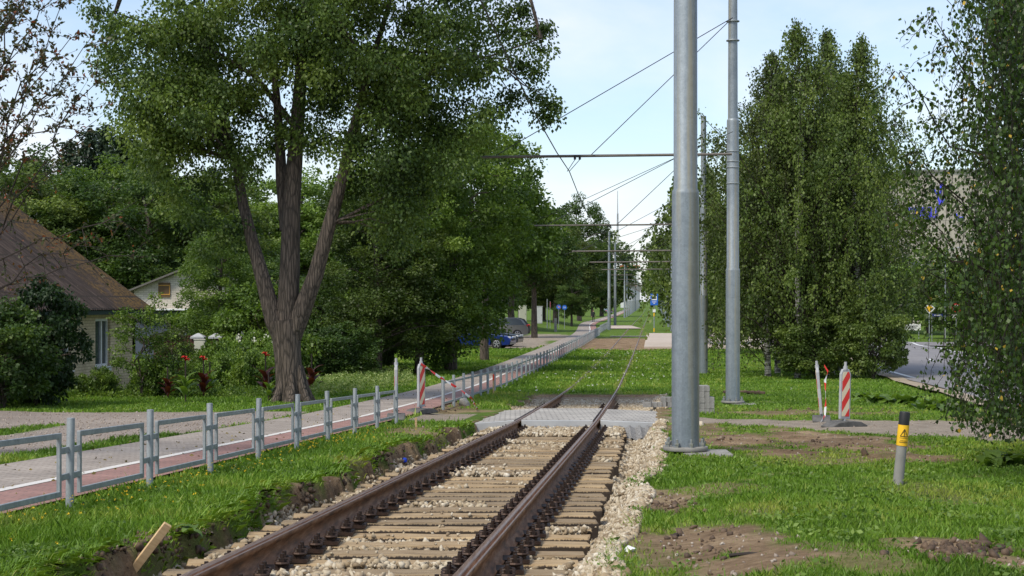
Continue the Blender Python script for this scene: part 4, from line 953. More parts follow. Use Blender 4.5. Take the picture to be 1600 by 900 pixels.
for i, (px, Z, tp, w_, lab) in enumerate([(700, 150, 400, .9, 'dark low tree closing the view behind the blue car'), (765, 165, 405, .9, 'dark low tree behind the grey car'), (812, 195, 400, 1.0, 'dark low tree behind the beige cabinet'), (850, 200, 395, 1.0, 'dark low tree behind the grey cabinet'), (893, 185, 430, .62, 'round dark bush right of the round blue signs'), (870, 260, 400, 1.1, 'shadowy tree at the bend of the path'), (925, 330, 400, 1.2, 'shadowy tree far along the path'), (640, 110, 380, .9, 'dark tree behind the yellowish one, deep in the shade')]):
    T('broadleaf_tree', recolor(BRO_C, LF_DARK), px, Z, lab, tp, w_, 12.3, i*.9)
for i, (px, Z, tp, w_, lab) in enumerate([(1120, 175, 400, 1.1, 'background tree seen through the birches right of the thick pole'), (1180, 180, 395, 1.1, 'background tree behind the second pole'), (1250, 185, 390, 1.2, 'background tree behind the middle of the birch clump'), (1310, 190, 395, 1.2, 'background tree behind the right half of the birch clump')]):
    T('broadleaf_tree', recolor(BRO_F, LF_DARK), px, Z, lab, tp, w_, 12, i*.9)
# right group
T('weeping_birch', BIR_F, 1066, 160, 'weeping birch left of the thick pole, hanging over the stop', 265, 1.35, 11.8, .4)
T('weeping_birch', BIR_F, 1108, 105, 'weeping birch seen between the thick pole and the second pole', 255, 1.0, 11.8, 1.4)
T('weeping_birch', BIR_F, 1150, 88, 'birch right behind the second pole', 235, 1.0, 11.8, 2.4)
T('weeping_birch', recolor(BIR_A, LF_BIRD), 1200, 63, 'birch at the left of the big clump, just right of the second pole', 90, .95, 13.3, 0)
T('weeping_birch', BIR_B, 1246, 61, 'tallest birch of the big clump, in its middle', 38, 1.0, 12.6, 1)
T('weeping_birch', BIR_A, 1300, 64, 'birch with a pale trunk in the big clump', 55, 1.0, 13.3, 2)
T('weeping_birch', BIR_B, 1340, 62, 'birch at the right end of the big clump, nearest the road', 60, .98, 12.6, 3.3)
T('broadleaf_tree', recolor(SHR_A, LF_BIRCH), 1275, 60, 'leafy undergrowth bush at the foot of the birch clump', 480, 1.1, 3.3, 0, cat='bush')
T('broadleaf_tree', recolor(SHR_A, LF_BIRCH), 1365, 59, 'leafy undergrowth bush at the roadside end of the birch clump', 455, 1.0, 3.3, 2, cat='bush')
for i, (px, Z, tp) in enumerate([(1035, 420, 400), (1055, 300, 385), (1090, 200, 330)]):
    T('broadleaf_tree', BRO_F, px, Z, ['most distant tree right of the vanishing track', 'distant tree right of the vanishing track, second farthest', 'distant tree behind the weeping birches at the stop'][i], tp, 1.6, 12, i)
for i, (px, Z, tp, m_) in enumerate([(1400, 150, 395, LF_FAR), (1450, 140, 385, LF_LIGHT), (1500, 125, 400, LF_FAR), (1560, 118, 380, LF_MID), (1620, 112, 350, LF_FAR), (1690, 105, 340, LF_MID), (1340, 165, 390, LF_FAR)]):
    T('broadleaf_tree', recolor(BRO_F, m_), px, Z, 'tree beyond the road, ' + ['behind the white board sign', 'above the yellow diamond sign', 'behind the lamp post', 'behind the round sign', 'at the right picture edge', 'outside the right picture edge', 'half hidden by the birch clump'][i], tp, 1.0, 12, i*1.1)
T('weeping_birch', BIR_B, 1215, 66, 'birch at the back of the big clump behind the two left ones', 110, 1.0, 12.6, 4)
T('weeping_birch', recolor(BIR_A, LF_BIRD), 1312, 68, 'birch at the back of the big clump on the road side', 120, 1.0, 13.3, 5)
# left background forest
forest = [(40, 88, 225, BRO_C), (170, 90, 240, BRO_C), (270, 92, 250, BRO_C), (330, 90, 265, BRO_C), (470, 98, 262, BRO_C), (540, 100, 262, BRO_C), (400, 99, 262, BRO_C), (110, 104, 215, SPRUCE), (165, 104, 190, SPRUCE), (210, 104, 212, SPRUCE), (600, 100, 225, BRO_C), (-40, 92, 235, SPRUCE), (60, 96, 250, BRO_C), (140, 100, 198, SPRUCE), (190, 96, 205, SPRUCE), (240, 100, 230, SPRUCE), (225, 84, 262, BRO_C), (290, 88, 275, BRO_C), (330, 100, 260, SPRUCE), (20, 82, 250, BRO_C), (100, 84, 262, BRO_C), (375, 95, 330, BRO_C), (430, 105, 330, BRO_C), (500, 110, 325, BRO_C), (560, 105, 315, BRO_C), (150, 86, 280, BRO_C), (-90, 84, 250, BRO_C), (-150, 90, 220, SPRUCE)]
fc = [LF_DARK, LF_MID, LF_FAR]
ORD = 'first,second,third,fourth,fifth,sixth,seventh,eighth,ninth,tenth,eleventh,twelfth,thirteenth,fourteenth'.split(',')
def rank(px, sel): return ORD[sorted(q[0] for q in forest if sel(q)).index(px)]
isS = lambda q: q[3] is SPRUCE
isL = lambda q: q[3] is not SPRUCE and q[0] < 360
isR = lambda q: q[3] is not SPRUCE and q[0] >= 360
for i, (px, Z, tp, ms) in enumerate(forest):
    if ms is SPRUCE: T('spruce_tree', ms, px, Z, 'dark spruce in the wood behind the houses, %s from the left' % rank(px, isS), tp, 1.15, 16.2, i, group='spruces behind the houses')
    else:
        T('broadleaf_tree', recolor(ms, [LF_DARK, LF_MID, LF_BIRD, LF_BIRCH][i % 4] if px < 360 else LF_LIGHT), px, Z, ('leafy tree in the wood behind the houses, %s from the left' % rank(px, isL)) if px < 360 else ('light green tree behind the stems of the big tree, %s from the left' % rank(px, isR)), tp, 1.15, 12.3, i*1.3, group='leafy trees behind the houses' if px < 360 else 'light trees behind the big tree')
# darker shrubs/trees in the garden right behind
T('garden_tree', BRO_A, 345, 62, 'bushy garden tree right of the small brick gable', 345, .62, 11.4, 1, group=None)
T('garden_tree', recolor(SHR_A, LF_MID), 405, 60, 'dark shrub just left of the furrowed trunk', 430, 1.3, 3.3, 2)
T('garden_tree', recolor(BRO_A, LF_DARK), 505, 62, 'dark garden tree directly right of the furrowed trunk', 410, .62, 11.4, 3)
T('garden_tree', recolor(SHR_A, LF_DARK), 530, 55, 'dark rounded shrub behind the pale flower bed', 500, 1.0, 3.3, 1)
T('garden_tree', recolor(SHR_A, LF_MID), 455, 66, 'mid-green shrub seen behind the furrowed trunk', 440, 1.6, 3.3, 1)
T('garden_tree', recolor(SHR_A, LF_MID), 330, 66, 'mid-green shrub behind the brown metal fence', 455, 1.4, 3.3, .5)
T('garden_tree', recolor(BRO_C, LF_DARK), 430, 74, 'tree filling the view behind the garden', 400, .7, 12.3, .5)
T('garden_tree', recolor(BRO_A, LF_DARK), 610, 68, 'dark tree behind the yellowish one', 330, .8, 11.4, 2.2)
# house shrubs
T('lilac_bush', recolor(SHR_A, leafmat('lilac_leaves', [(.008, .02, .007), (.018, .042, .012), (.035, .07, .02)])), 55, 36.5, 'big dark lilac bush in front of the brick house', 436, .82, 3.1, 0, cat='bush')
T('lilac_bush', recolor(SHR_A, LF_DARK), 2, 34.5, 'dark bush at the left picture edge before the brick wall', 470, .9, 3.1, 2, cat='bush')
T('young_bush', SHR_B, 222, 41, 'thin leggy bush hiding the corner of the brick house', 455, .85, 3.6, 0, cat='bush')
T('young_bush', recolor(SHR_B, leafmat('dull_leaves', [(.03, .045, .015), (.06, .085, .02), (.1, .13, .03)])), 266, 43, 'dull-leaved bush right of the house corner', 492, .7, 3.6, 2, cat='bush')
# garden bushes
gb_ = [(360, 600, .8, LF_LIGHT, 'low bright bush between the cannas and the furrowed trunk'), (310, 606, .6, LF_LIGHT, 'low leafy plant right of the green canna'), (415, 592, .9, LF_LIGHT, 'bright bush touching the furrowed trunk from the left'), (150, 610, .5, LF_MID, 'low green bush under the house window'), (232, 606, .6, LF_MID, 'low bush left of the red-leaved cannas'), (300, 577, .8, LF_LIGHT, 'bright green bush behind the red-flowering cannas'), (345, 594, 1.0, LF_MID, 'dark feathery bush in the middle of the garden bed'), (385, 580, 1.15, LF_LIGHT, 'hydrangea bush with creamy white flower heads'), (330, 572, .8, LF_LIGHT, 'bright bush below the capped gate post'), (395, 604, .8, LF_MID, 'low bush left of the furrowed trunk'), (520, 580, 1.4, LF_DARK, 'ivy-dark bush right of the furrowed trunk'), (265, 612, .7, LF_MID, 'small silvery plant clump at the bed edge'), (60, 625, .8, LF_MID, 'low weeds under the lilac bush'), (440, 585, 1.2, LF_MID, 'green bush behind the furrowed trunk foot'), (475, 575, 1.2, LF_DARK, 'dark bush immediately right of the furrowed trunk'), (570, 575, 1.1, LF_DARK, 'dark bush under the yellowish tree')]
for i, (px, py, s, m_, lab) in enumerate(gb_):
    p = at(px, py+8); t_ = place('garden_bush', recolor(BUSH, m_), p, lab, 'bush', i*1.2, s*1.05, None, 1.25)
    if 'hydrangea' in lab:
        rg2 = np.random.default_rng(3); Pf = in_ell([(0, -.2, .75, 1.1, .6, .35)], 30, rg2, .8); n_ = 30
        V, Fc, r = clump_leaves(Pf, np.full(30, .06), 26, .045, rg2, 0, .7); link('flower_heads', mesh_np('flower_heads', V, Fc, [FL_WHITE], False, {'rnd': r}), t_)
# pale flowering ground cover bed
rgb = np.random.default_rng(5); P_ = []
for i in range(230):
    px = rgb.uniform(485, 640); py = rgb.uniform(594, 616)-(px-485)*.11; c = at(px, py+6); P_.append((c.x, c.y, c.z+.12+.14*rgb.random()))
V, Fc, r = clump_leaves(np.array(P_), np.full(len(P_), .16), 60, .06, rgb, 0, .8); tag(link('flower_bed', mesh_np('flower_bed', V, Fc, [LF_PALE], False, {'rnd': r})), 'pale yellow-green flowering ground cover right of the furrowed trunk', 'flower bed', kind='stuff')
P_ = []
for i in range(260):
    px = rgb.uniform(100, 470); py = rgb.uniform(606, 618); c = at(px, py+4); P_.append((c.x, c.y, c.z+.1*rgb.random()))
V, Fc, r = clump_leaves(np.array(P_), np.full(len(P_), .17), 45, .075, rgb, -.3, .9); tag(link('bed_edge_plants', mesh_np('bed_edge_plants', V, Fc, [LF_MID], False, {'rnd': r})), 'mixed low green plants along the front of the garden bed', 'ground cover', kind='stuff')
# broad leaf plants
def bigleaf(mb, base, az_, el_, L_, W_, m=0, droop_=.5):
    d = Vector((math.cos(az_), math.sin(az_), 0)); side = Vector((-d.y, d.x, 0)); n = 6; prev = None; p = Vector(base); e_ = el_
    rows = []
    for i in range(n+1):
        f = i/n; wd = W_*math.sin(math.pi*min(.98, .08+f*.9))**.8
        up = d*math.cos(e_)+Vector((0, 0, math.sin(e_))); nn = side.cross(up)
        rows.append((p-side*wd/2+nn*wd*-.12, p.copy(), p+side*wd/2+nn*wd*-.12)); p = p+up*L_/n; e_ -= droop_/n*2
    vs = [q for r in rows for q in r]; fs = []
    for i in range(n):
        for k in (0, 1): fs.append((i*3+k, i*3+k+1, i*3+k+4, i*3+k+3))
    mb.add(vs, fs, m)
def canna(px, py, label, red, flower, h=1.0, seed=0):
    h *= .8; c = at(px, py); r = random.Random(seed); t = thing('canna_lily', label, 'plant', c, 0); mb = MB()
    for i in range(9):
        az_ = i*2.4+r.uniform(-.3, .3); z = .05+i*.06*h; mb_ = z
        bigleaf(mb, (0, 0, z), az_, R(66), .5*h, .2*h, 0, .6)
    me = mb.build('leaves', LF_CRED if red else LF_LIGHT, t, smooth=True)
    a = me.data.attributes.new('rnd', 'FLOAT', 'POINT'); a.data.foreach_set('value', [.3+.5*r.random() for _ in me.data.vertices])
    mb = MB(); mb.tube([(0, 0, -.05), (0, 0, 1.15*h)], .02, 6); mb.build('stalk', TWIG, t)
    if flower:
        mb = MB()
        for k in range(12): bigleaf(mb, (0, 0, 1.1*h+.03*k % .1), k*1.7, R(50), .13, .085, 0, .8)
        mb.build('flower', FL_RED, t, smooth=True)
canna(262, 624, 'dark red-leaved canna plant at the left of the bed, no flower', True, False, .9, 1)
canna(290, 629, 'green-leaved canna with the left bright red flower', False, True, 1.15, 2)
canna(318, 621, 'dark red-leaved canna between the two left red flowers', True, True, 1.1, 3)
canna(328, 617, 'tall green canna leaves left of the furrowed trunk', False, False, 1.0, 4)
canna(415, 619, 'canna with a red flower touching the furrowed trunk from the left', True, True, 1.2, 5)
canna(487, 614, 'dark red-leaved canna right of the furrowed trunk', True, False, 1.2, 6)
canna(420, 629, 'small green canna at the foot of the furrowed trunk', False, False, .8, 7)
def burdock(px, py, label, s=1, seed=0, k=16):
    c = at(px, py); r = random.Random(seed); t = MB(); 
    for i in range(k): bigleaf(t, (r.uniform(-.25, .25)*s, r.uniform(-.2, .2)*s, 0), r.uniform(0, 6.28), R(r.uniform(30, 75)), r.uniform(.25, .45)*s, r.uniform(.14, .24)*s, 0, .9)
    o = t.build('burdock_plant', LF_LIGHT, None, smooth=True, loc=c); a = o.data.attributes.new('rnd', 'FLOAT', 'POINT'); a.data.foreach_set('value', [.1+.4*r.random() for _ in o.data.vertices]); tag(o, label, 'plant')
burdock(1375, 630, 'large-leaved burdock clump left of the others by the road', 1.3, 1, 26); burdock(1410, 634, 'large-leaved burdock clump in the middle by the road', 1.3, 2, 24); burdock(1455, 640, 'large-leaved burdock clump under the hanging birch twigs', 1.2, 3, 22)
burdock(1565, 727, 'broad-leaved plant at the right edge of the near lawn', .85, 4, 24); burdock(1500, 645, 'burdock clump behind the hanging birch twigs', 1.2, 5, 20)
burdock(1345, 622, 'small broad-leaved plant between birch clump and beacon', .9, 6, 14)
burdock(285, 838, 'wide-leaved dock plant on the left bank above the timber offcut', .38, 7, 14)

# --- near birch at the right
def near_birch():
    rg = np.random.default_rng(51); Zb = 17.5; b0 = ground(8.3, 18.5); t = thing('weeping_birch', 'near birch with long hanging twigs at the right picture edge', 'tree', b0)
    mb = MB(); P = []; Dn = []
    mb.tube([(0, 0, -.2), (.1, 0, 2), (0, .1, 5), (.1, 0, 9), (0, 0, 12)], [.2, .17, .14, .09, .04], 12, 0)
    def strand(p0, L_, dx=0, dens=36):
        p0 = Vector(p0)-b0; k = 6; pts = [p0]
        for i in range(k): pts.append(pts[-1]+Vector((dx*L_/k+rg.normal(0, .035), rg.normal(0, .035), -L_/k)))
        mb.tube(pts, [.004]*3+[.003]*4, 3, 1)
        m_ = int(L_*dens); f = rg.random(m_)*k*.999; ki = f.astype(int); ff = (f-ki)[:, None]; K = np.array([tuple(q) for q in pts])
        P.append(K[ki]*(1-ff)+K[ki+1]*ff+rg.standard_normal((m_, 3))*.05)
    # hanging curtain: pixel-like columns converted to real positions at several depths
    for i in range(3600):
        px = 1400+ (400*rg.random()**.62); Y = rg.uniform(15.2, 21.5)
        top = rg.uniform(-220, 640)
        # density falls towards the left where the sky and building show through
        dens = np.interp(px, [1395, 1440, 1480, 1520, 1560, 1600], [.03, .10, .26, .65, 1, 1])
        if px < 1500 and top < 150: dens *= np.interp(px, [1440, 1460, 1500], [0, .6, 1.3])
        if px < 1475 and top > 560: dens *= .5
        if px < 1510 and 190 < top < 420: dens *= .3
        if rg.random() > dens: continue
        L_ = rg.uniform(.3, 1.3); p = pt(px, top, Y)
        zb = p.z-L_; lim = CAMZ-((np.interp(px, [1400, 1450, 1470, 1530, 1600], [420, 590, 660, 690, 700])+rg.uniform(-40, 0))-HY)/F*Y
        if px < 1450 and top > 430: continue
        if zb < lim: L_ = p.z-lim
        if L_ < .15: continue
        strand(p, L_, rg.normal(0, .14))
    # branches reaching left with leaves
    for (a, b_) in [((1640, 330), (1405, 110)), ((1640, 420), (1400, 190)), ((1650, 250), (1455, 20)), ((1650, 450), (1395, 330)), ((1660, 480), (1440, 420)), ((1660, 560), (1500, 520)), ((1650, 100), (1480, -60)), ((1640, 390), (1420, 240)), ((1640, 500), (1420, 300))]:
        Y = rg.uniform(16.5, 18.8); p0 = pt(*a, Y)-b0; p1 = pt(*b_, Y-.5)-b0; mb.tube([Vector((0, 0, max(1, p0.z-1.5))), p0], [.05, .02], 6, 1)
        pts = limb(mb, p0, p1, .018, .004, int(a[1]), 5, 8, -.08, 1)
        for q in pts[2:]:
            for s in range(5): strand(q+b0+Vector((rg.normal(0, .05), rg.normal(0, .12), 0)), rg.uniform(.1, .42), rg.normal(0, .4), 45)
    P = np.concatenate(P); n = len(P); D = unit(rg.standard_normal((n, 3))*.5+np.array([0, 0, -.9])); V, Fc = leaves(P, D, rg.uniform(.035, .068, n), .78, rg)
    rr = rg.random(n)*.95; midx = (rg.random(n) < .012).astype(int)
    link('crown', mesh_np('crown', V, Fc, [LF_BNEAR, M('yellowed_leaf', (.38, .26, .03), bmp=0)], False, {'rnd': np.repeat(rr, 4)}, midx=midx), t)
    mb.build('trunk', [BIRCH, TWIG], t, smooth=True); print('near birch leaves', n)
near_birch()
# --- sparse apple tree top left
def apple():
    rg = np.random.default_rng(61); b0 = ground(-8.6, 18); t = thing('apple_tree', 'sparse tree with reddish leaves reaching in at the upper left', 'tree', b0); mb = MB(); P = []
    mb.tube([(0, 0, -.2), (.1, 0, 1.4), (.3, 0, 2.4)], [.14, .12, .1], 10)
    def tw(a, b, r0, k=8, seed=0):
        pts = limb(mb, a, b, r0, .004, seed, 5, k, .06); return pts
    for j, (a, b_) in enumerate([((-60, 420), (95, 10)), ((-60, 400), (130, 75)), ((-70, 430), (150, 130)), ((-60, 300), (60, -60)), ((-50, 250), (30, -80)), ((-70, 450), (120, 210)), ((-60, 470), (90, 250)), ((-60, 380), (10, -50)), ((-60, 480), (205, 400)), ((-60, 440), (190, 345)), ((-60, 150), (75, -40)), ((-60, 500), (150, 370)), ((-60, 330), (100, 120)), ((-60, 260), (40, 60)), ((-50, 200), (20, 20)), ((-60, 350), (110, 60)), ((-60, 320), (60, 100)), ((-60, 230), (110, -30)), ((-60, 290), (140, 170))]):
        Y = rg.uniform(16.6, 19.5); p0 = pt(*a, Y)-b0; p1 = pt(*b_, Y-.4)-b0
        mb.tube([Vector((.3, 0, 2.3)), p0], [.05, .014], 6); pts = tw(p0, p1, .013, 8, j)
        low = a[1] > 435
        for i, q in enumerate(pts[1:]):
            for s in range(3):
                e_ = q+Vector((rg.normal(.08, .14), rg.normal(0, .2), rg.normal(.14 if not low else -.02, .14))); mb.tube([q, e_], [.005, .002], 3); m_ = 5 if low else 15; f = rg.random((m_, 1)); P.append(np.array(tuple(q))*(1-f)+np.array(tuple(e_))*f+rg.standard_normal((m_, 3))*.015)
    P = np.concatenate(P); n = len(P); D = unit(rg.standard_normal((n, 3))*.7+np.array([.1, 0, .2])); V, Fc = leaves(P, D, rg.uniform(.035, .07, n), .55, rg)
    link('crown', mesh_np('crown', V, Fc, [LF_RED], False, {'rnd': np.repeat(rg.random(n), 4)}), t); mb.build('trunk', TWIG, t, smooth=True)
apple()

# ------------------------------------------------------------------ houses
BRICK = brickmat('cream_brick', (.52, .43, .28), (.62, .52, .36), (.28, .22, .15), .25, .085, .008, plane='yz')
BRICKX = brickmat('cream_brick_gable', (.50, .46, .40), (.58, .54, .47), (.3, .27, .23), .26, .09, .01, plane='xz')
def roofmat():
    m, N, L, b = nodes('old_slate_roof'); v = coords(N, L); s = N.new('ShaderNodeSeparateXYZ'); L.new(v, s.inputs[0])
    wv = math_(N, L, 'SINE', math_(N, L, 'MULTIPLY', s.outputs['Y'], 42)); 
    n1 = noise(N, L, coords(N, L, (.5, 6, .5)), 1.8, 7, .7); r = ramp(N, [(.36, (.010, .007, .006)), (.5, (.032, .021, .018)), (.66, (.085, .062, .053))]); L.new(n1, r.inputs[0])
    edge = math_(N, L, 'ADD', math_(N, L, 'ADD', math_(N, L, 'MULTIPLY', s.outputs['Y'], .13), .28), noise(N, L, v, 1.2, 6, .7)); rm = ramp(N, [(.46, (0, 0, 0)), (.66, (1, 1, 1))]); L.new(edge, rm.inputs[0])
    rmoss = ramp(N, [(.4, (.025, .018, .009)), (.6, (.14, .08, .018))]); L.new(noise(N, L, v, 9, 5), rmoss.inputs[0])
    c = mixc(N, L, math_(N, L, 'MULTIPLY', rm.outputs[0], .8), r.outputs[0], rmoss.outputs[0])
    rl = ramp(N, [(.68, (0, 0, 0)), (.74, (1, 1, 1))]); L.new(noise(N, L, coords(N, L, (1, 1, 1)), 16, 4, .7), rl.inputs[0]); c = mixc(N, L, math_(N, L, 'MULTIPLY', rl.outputs[0], .55), c, (.3, .29, .25))
    seam = math_(N, L, 'GREATER_THAN', math_(N, L, 'FRACT', math_(N, L, 'MULTIPLY', s.outputs['X'], .62)), .965)
    c = mixc(N, L, seam, c, (.02, .015, .012)); groove = ramp(N, [(.0, (.38, .38, .38)), (.6, (1, 1, 1))]); L.new(math_(N, L, 'ADD', math_(N, L, 'MULTIPLY', wv, .5), .5), groove.inputs[0])
    c = mixc(N, L, 1.0, c, groove.outputs[0], 'MULTIPLY')
    L.new(c, b.inputs['Base Color']); b.inputs['Roughness'].default_value = .9; return m
ROOF = roofmat()
GREENW = M('dark_green_wood', (.018, .035, .028), bmp=.1)
h0 = ground(gx(-16.7, 50.2), 50.2)
H = thing('brick_house', 'old cream brick house with mossy corrugated roof at the left', 'house', (h0.x, h0.y, h0.z), TH)
zc = CAMZ-h0.z
# local frame: +Y along the track, X across; corner at origin, house extends to -X and -Y
WT = .28; Hh = zc-.12; Wd = 9.4; Ln = 27
wins = [(-6.9, -5.3), (-3.35, -2.05), (-12.4, -10.9), (-18, -16.5)]; wz0, wz1 = Hh-1.88, Hh-.42
mb = MB(); ys = [-Ln]; 
for a_, b__ in sorted(wins): ys += [a_, b__]
ys.append(0)
for i in range(0, len(ys), 2): mb.box((-WT/2, (ys[i]+ys[i+1])/2, Hh/2-.4), (WT, ys[i+1]-ys[i], Hh+.8))
for a_, b__ in wins: mb.box((-WT/2, (a_+b__)/2, wz0/2-.4), (WT, b__-a_, wz0+.8)); mb.box((-WT/2, (a_+b__)/2, (wz1+Hh)/2), (WT, b__-a_, Hh-wz1))
mb.build('front_wall', BRICK, H)
mb = MB(); mb.prism([(-WT-.002, -.8), (-Wd, -.8), (-Wd, Hh), (-Wd/2, Hh+3.45), (-WT-.002, Hh+.1)], -.28, -.002); mb.prism([(-WT-.002, -.8), (-Wd, -.8), (-Wd, Hh), (-Wd/2, Hh+3.45), (-WT-.002, Hh+.1)], -Ln, -Ln+.28); mb.box((-Wd+.1, -Ln/2, Hh/2-.4), (.2, Ln-.6, Hh+.8)); mb.build('gable_wall', BRICKX, H)
# corrugated roof slopes
def slope(name, x0, z0, x1, z1, ya, yb, mat, parent, flip=False):
    n = int((yb-ya)/.0375); vs = []; fs = []
    nx, nz = (z1-z0), -(x1-x0); l_ = math.hypot(nx, nz); nx, nz = nx/l_, nz/l_
    if nz < 0: nx, nz = -nx, -nz
    for i in range(n+1):
        y = ya+(yb-ya)*i/n; h_ = .022*math.sin(i*math.pi/2)
        for (x, z) in ((x0, z0), (x1, z1)): vs.append((x+nx*h_, y, z+nz*h_)); 
    for i in range(n): fs.append((i*2, i*2+1, i*2+3, i*2+2))
    mb = MB(); mb.add(vs, fs); o = mb.build(name, mat, parent); s = o.modifiers.new('s', 'SOLIDIFY'); s.thickness = .02; return o
rf = slope('roof', .5, Hh-.14, -Wd/2, Hh+3.62, -Ln-.4, .55, ROOF, H)
slope('roof', -Wd-.5, Hh-.14, -Wd/2, Hh+3.62, -Ln-.4, .55, ROOF, H)
mb = MB(); mb.tube([(-Wd/2, -Ln-.4, Hh+3.64), (-Wd/2, .56, Hh+3.64)], .09, 8); mb.build('ridge_cap', M('ridge_metal', (.38, .37, .36)), rf)
mb = MB(); mb.box((.44, -Ln/2, Hh-.19), (.04, Ln+.8, .2)); mb.box((.22, -Ln/2, Hh-.12), (.40, Ln+.7, .03)); mb.build('eaves_board', GREENW, H)
for a_, b__ in wins:
    w_ = b__-a_; cy = (a_+b__)/2; mb = MB()
    for y, d in ((a_+.04, .07), (b__-.04, .07), (cy+.12, .09)): mb.box((-.12, y, (wz0+wz1)/2), (.07, d, wz1-wz0-.004))
    for z in (wz0+.04, wz1-.04): mb.box((-.122, cy, z), (.066, w_-.01, .08))
    wo = mb.build('window', WHITE, H, bevel=.005)
    mb = MB(); mb.box((-.14, cy, (wz0+wz1)/2), (.01, w_-.08, wz1-wz0-.1)); mb.build('pane', GLASS, wo)
    mb = MB(); mb.box((-.22, cy-.2, (wz0+wz1)/2), (.02, w_*.42, wz1-wz0-.1)); mb.build('curtain', M('curtain_cloth', (.5, .5, .48), sc=(1, 14, 1)), wo)
    mb = MB(); mb.box((.02, cy, wz0-.015), (.16, w_+.08, .03)); mb.box((.03, cy, wz0-.09), (.07, w_-.1, .09)); mb.build('sill', WHITE, wo)
# small house with gable
p = ground((262-800)/F*76, 76); G2 = thing('small_brick_house', 'small pale brick house with shuttered gable window behind the garden', 'house', p)
k = 76/F; az_ = CAMZ+(HY-421)*k-p.z; ez = CAMZ+(HY-452)*k-p.z; hw = 2.6; cx2 = (293-262)*k
mb = MB(); mb.prism([(cx2-hw, ez-1.35+.4), (cx2+hw, ez-1.35+.4), (cx2+hw, ez), (cx2, az_), (cx2-hw, ez)], 0, .25); mb.build('gable_wall', BRICKX, G2)
mb = MB(); mb.box((cx2, 3.1, (ez-.95)/2), (2*hw-.1, 6, ez-.95)); mb.build('lower_wall', M('slate_blue_wall', (.06, .075, .10)), G2)
mb = MB(); mb.box((cx2, -.15, ez-.98), (2*hw+.2, .5, .07)); mb.build('ledge', WHITE, G2)
mb = MB()
for s in (-1, 1):
    sl_ = Vector((cx2+s*(hw+.3), 0, ez-.12)); tp_ = Vector((cx2, 0, az_+.08)); mid = (sl_+tp_)/2; L_ = (tp_-sl_).length; an = math.atan2(tp_.z-sl_.z, tp_.x-sl_.x)
    mb.box((mid.x, 3, mid.z), (L_, 6.8, .08), Matrix.Rotation(-an, 3, 'Y'))
mb.build('roof', M('dull_roof', (.12, .11, .10)), G2)
mb = MB(); x_ = (257-262)*k; z_ = CAMZ+(HY-453)*k-p.z; mb.box((x_, -.03, z_), (.58, .05, .72)); wo = mb.build('shuttered_window', M('brown_shutter', (.11, .065, .03), sc=(9, 1, 1)), G2)
mb = MB(); 
for dz in (-.22, .22): mb.box((x_, -.065, z_+dz), (.56, .015, .04))
mb.box((x_+.27, -.065, z_), (.03, .017, .5)); mb.build('strap_hinge', M('orange_iron', (.5, .26, .05)), wo)
# chimney-like brown metal fence with capped posts
BRN = M('brown_profile_metal', [(.055, .02, .017), (.075, .028, .022)], s=2, rough=.5)
pA = ground((240-800)/F*60, 60); t = thing('metal_fence', 'brown profiled metal fence behind the garden bushes', 'fence', pA); mb = MB(); n = 70; Lf = (322-240)/F*60; vs = []; fs = []
topz = CAMZ-(524-HY)/F*60-pA.z
for i in range(n+1):
    x = Lf*i/n; y = .02*(1 if i % 4 < 2 else -1)
    vs += [(x, y, -.3), (x, y, topz)]
for i in range(n): fs.append((2*i, 2*i+2, 2*i+3, 2*i+1))
mb.add(vs, fs); o = mb.build('sheet', BRN, t); s = o.modifiers.new('s', 'SOLIDIFY'); s.thickness = .004
mb = MB(); mb.tube([(.7, -.06, -.2), (.7, -.06, .75)], .03, 6); mb.build('post', CONC, t)
for px, lab, wh in ((310, 'brown gate post with pale pyramid cap behind the beige box', .2), (338, 'free-standing brown gate post with pale pyramid cap', .2)):
    pA = ground((px-800)/F*59.5, 59.5); t = thing('gate_post', lab, 'gate post', pA); zt = CAMZ-(529-HY)/F*59.5-pA.z
    mb = MB(); mb.box((0, 0, zt/2-.2), (.38, .38, zt+.4)); mb.build('pillar', BRN, t, bevel=.01)
    mb = MB(); mb.box((0, 0, zt+.04), (.52, .52, .07)); mb.box((0, 0, zt+.14), (.5, .5, .13), None, 0, (.15, .15)); mb.build('cap', M('grey_cap', (.36, .37, .38)), t)
pA = ground((313-800)/F*57.5, 57.5); mb = MB(); zt = CAMZ-(531-HY)/F*57.5-pA.z; mb.box((0, 0, zt/2-.2), (.4, .3, zt+.4)); mb.box((0, 0, zt+.01), (.44, .34, .03)); mb.box((0, -.154, zt-.3), (.32, .01, .5)); tag(mb.build('meter_box', M('beige_plastic', (.42, .41, .35)), None, loc=pA, bevel=.01), 'beige meter box in front of the brown gate post', 'utility box')
# ------------------------------------------------------------------ apartment blocks far right
def text_mesh(s, size, mat, parent, loc, name, ext=.02, rot=(R(90), 0, 0), outline=False):
    cu = bpy.data.curves.new(name, 'FONT'); cu.body = s; cu.size = size; cu.extrude = ext; cu.align_x = 'CENTER'; cu.resolution_u = 3
    if outline: cu.fill_mode = 'NONE'; cu.bevel_depth = size*.03; cu.bevel_resolution = 0; cu.extrude = 0
    o = bpy.data.objects.new(name, cu); scene.collection.objects.link(o)
    dg = bpy.context.evaluated_depsgraph_get(); me = bpy.data.meshes.new_from_object(o.evaluated_get(dg)); bpy.data.objects.remove(o)
    me.materials.clear(); me.materials.append(mat); o = link(name, me, parent, loc); o.rotation_euler = rot; return o
Zb = 210; k = Zb/F; p = ground((1450-800)*k, Zb)
A = thing('apartment_block', 'pale concrete apartment block with blue lettering behind the hanging birch', 'building', p)
zt = CAMZ+(HY-268)*k-p.z; PANEL = brickmat('concrete_panels', (.40, .37, .32), (.44, .41, .36), (.24, .22, .2), 3.2, 2.8, .05, plane='xz')
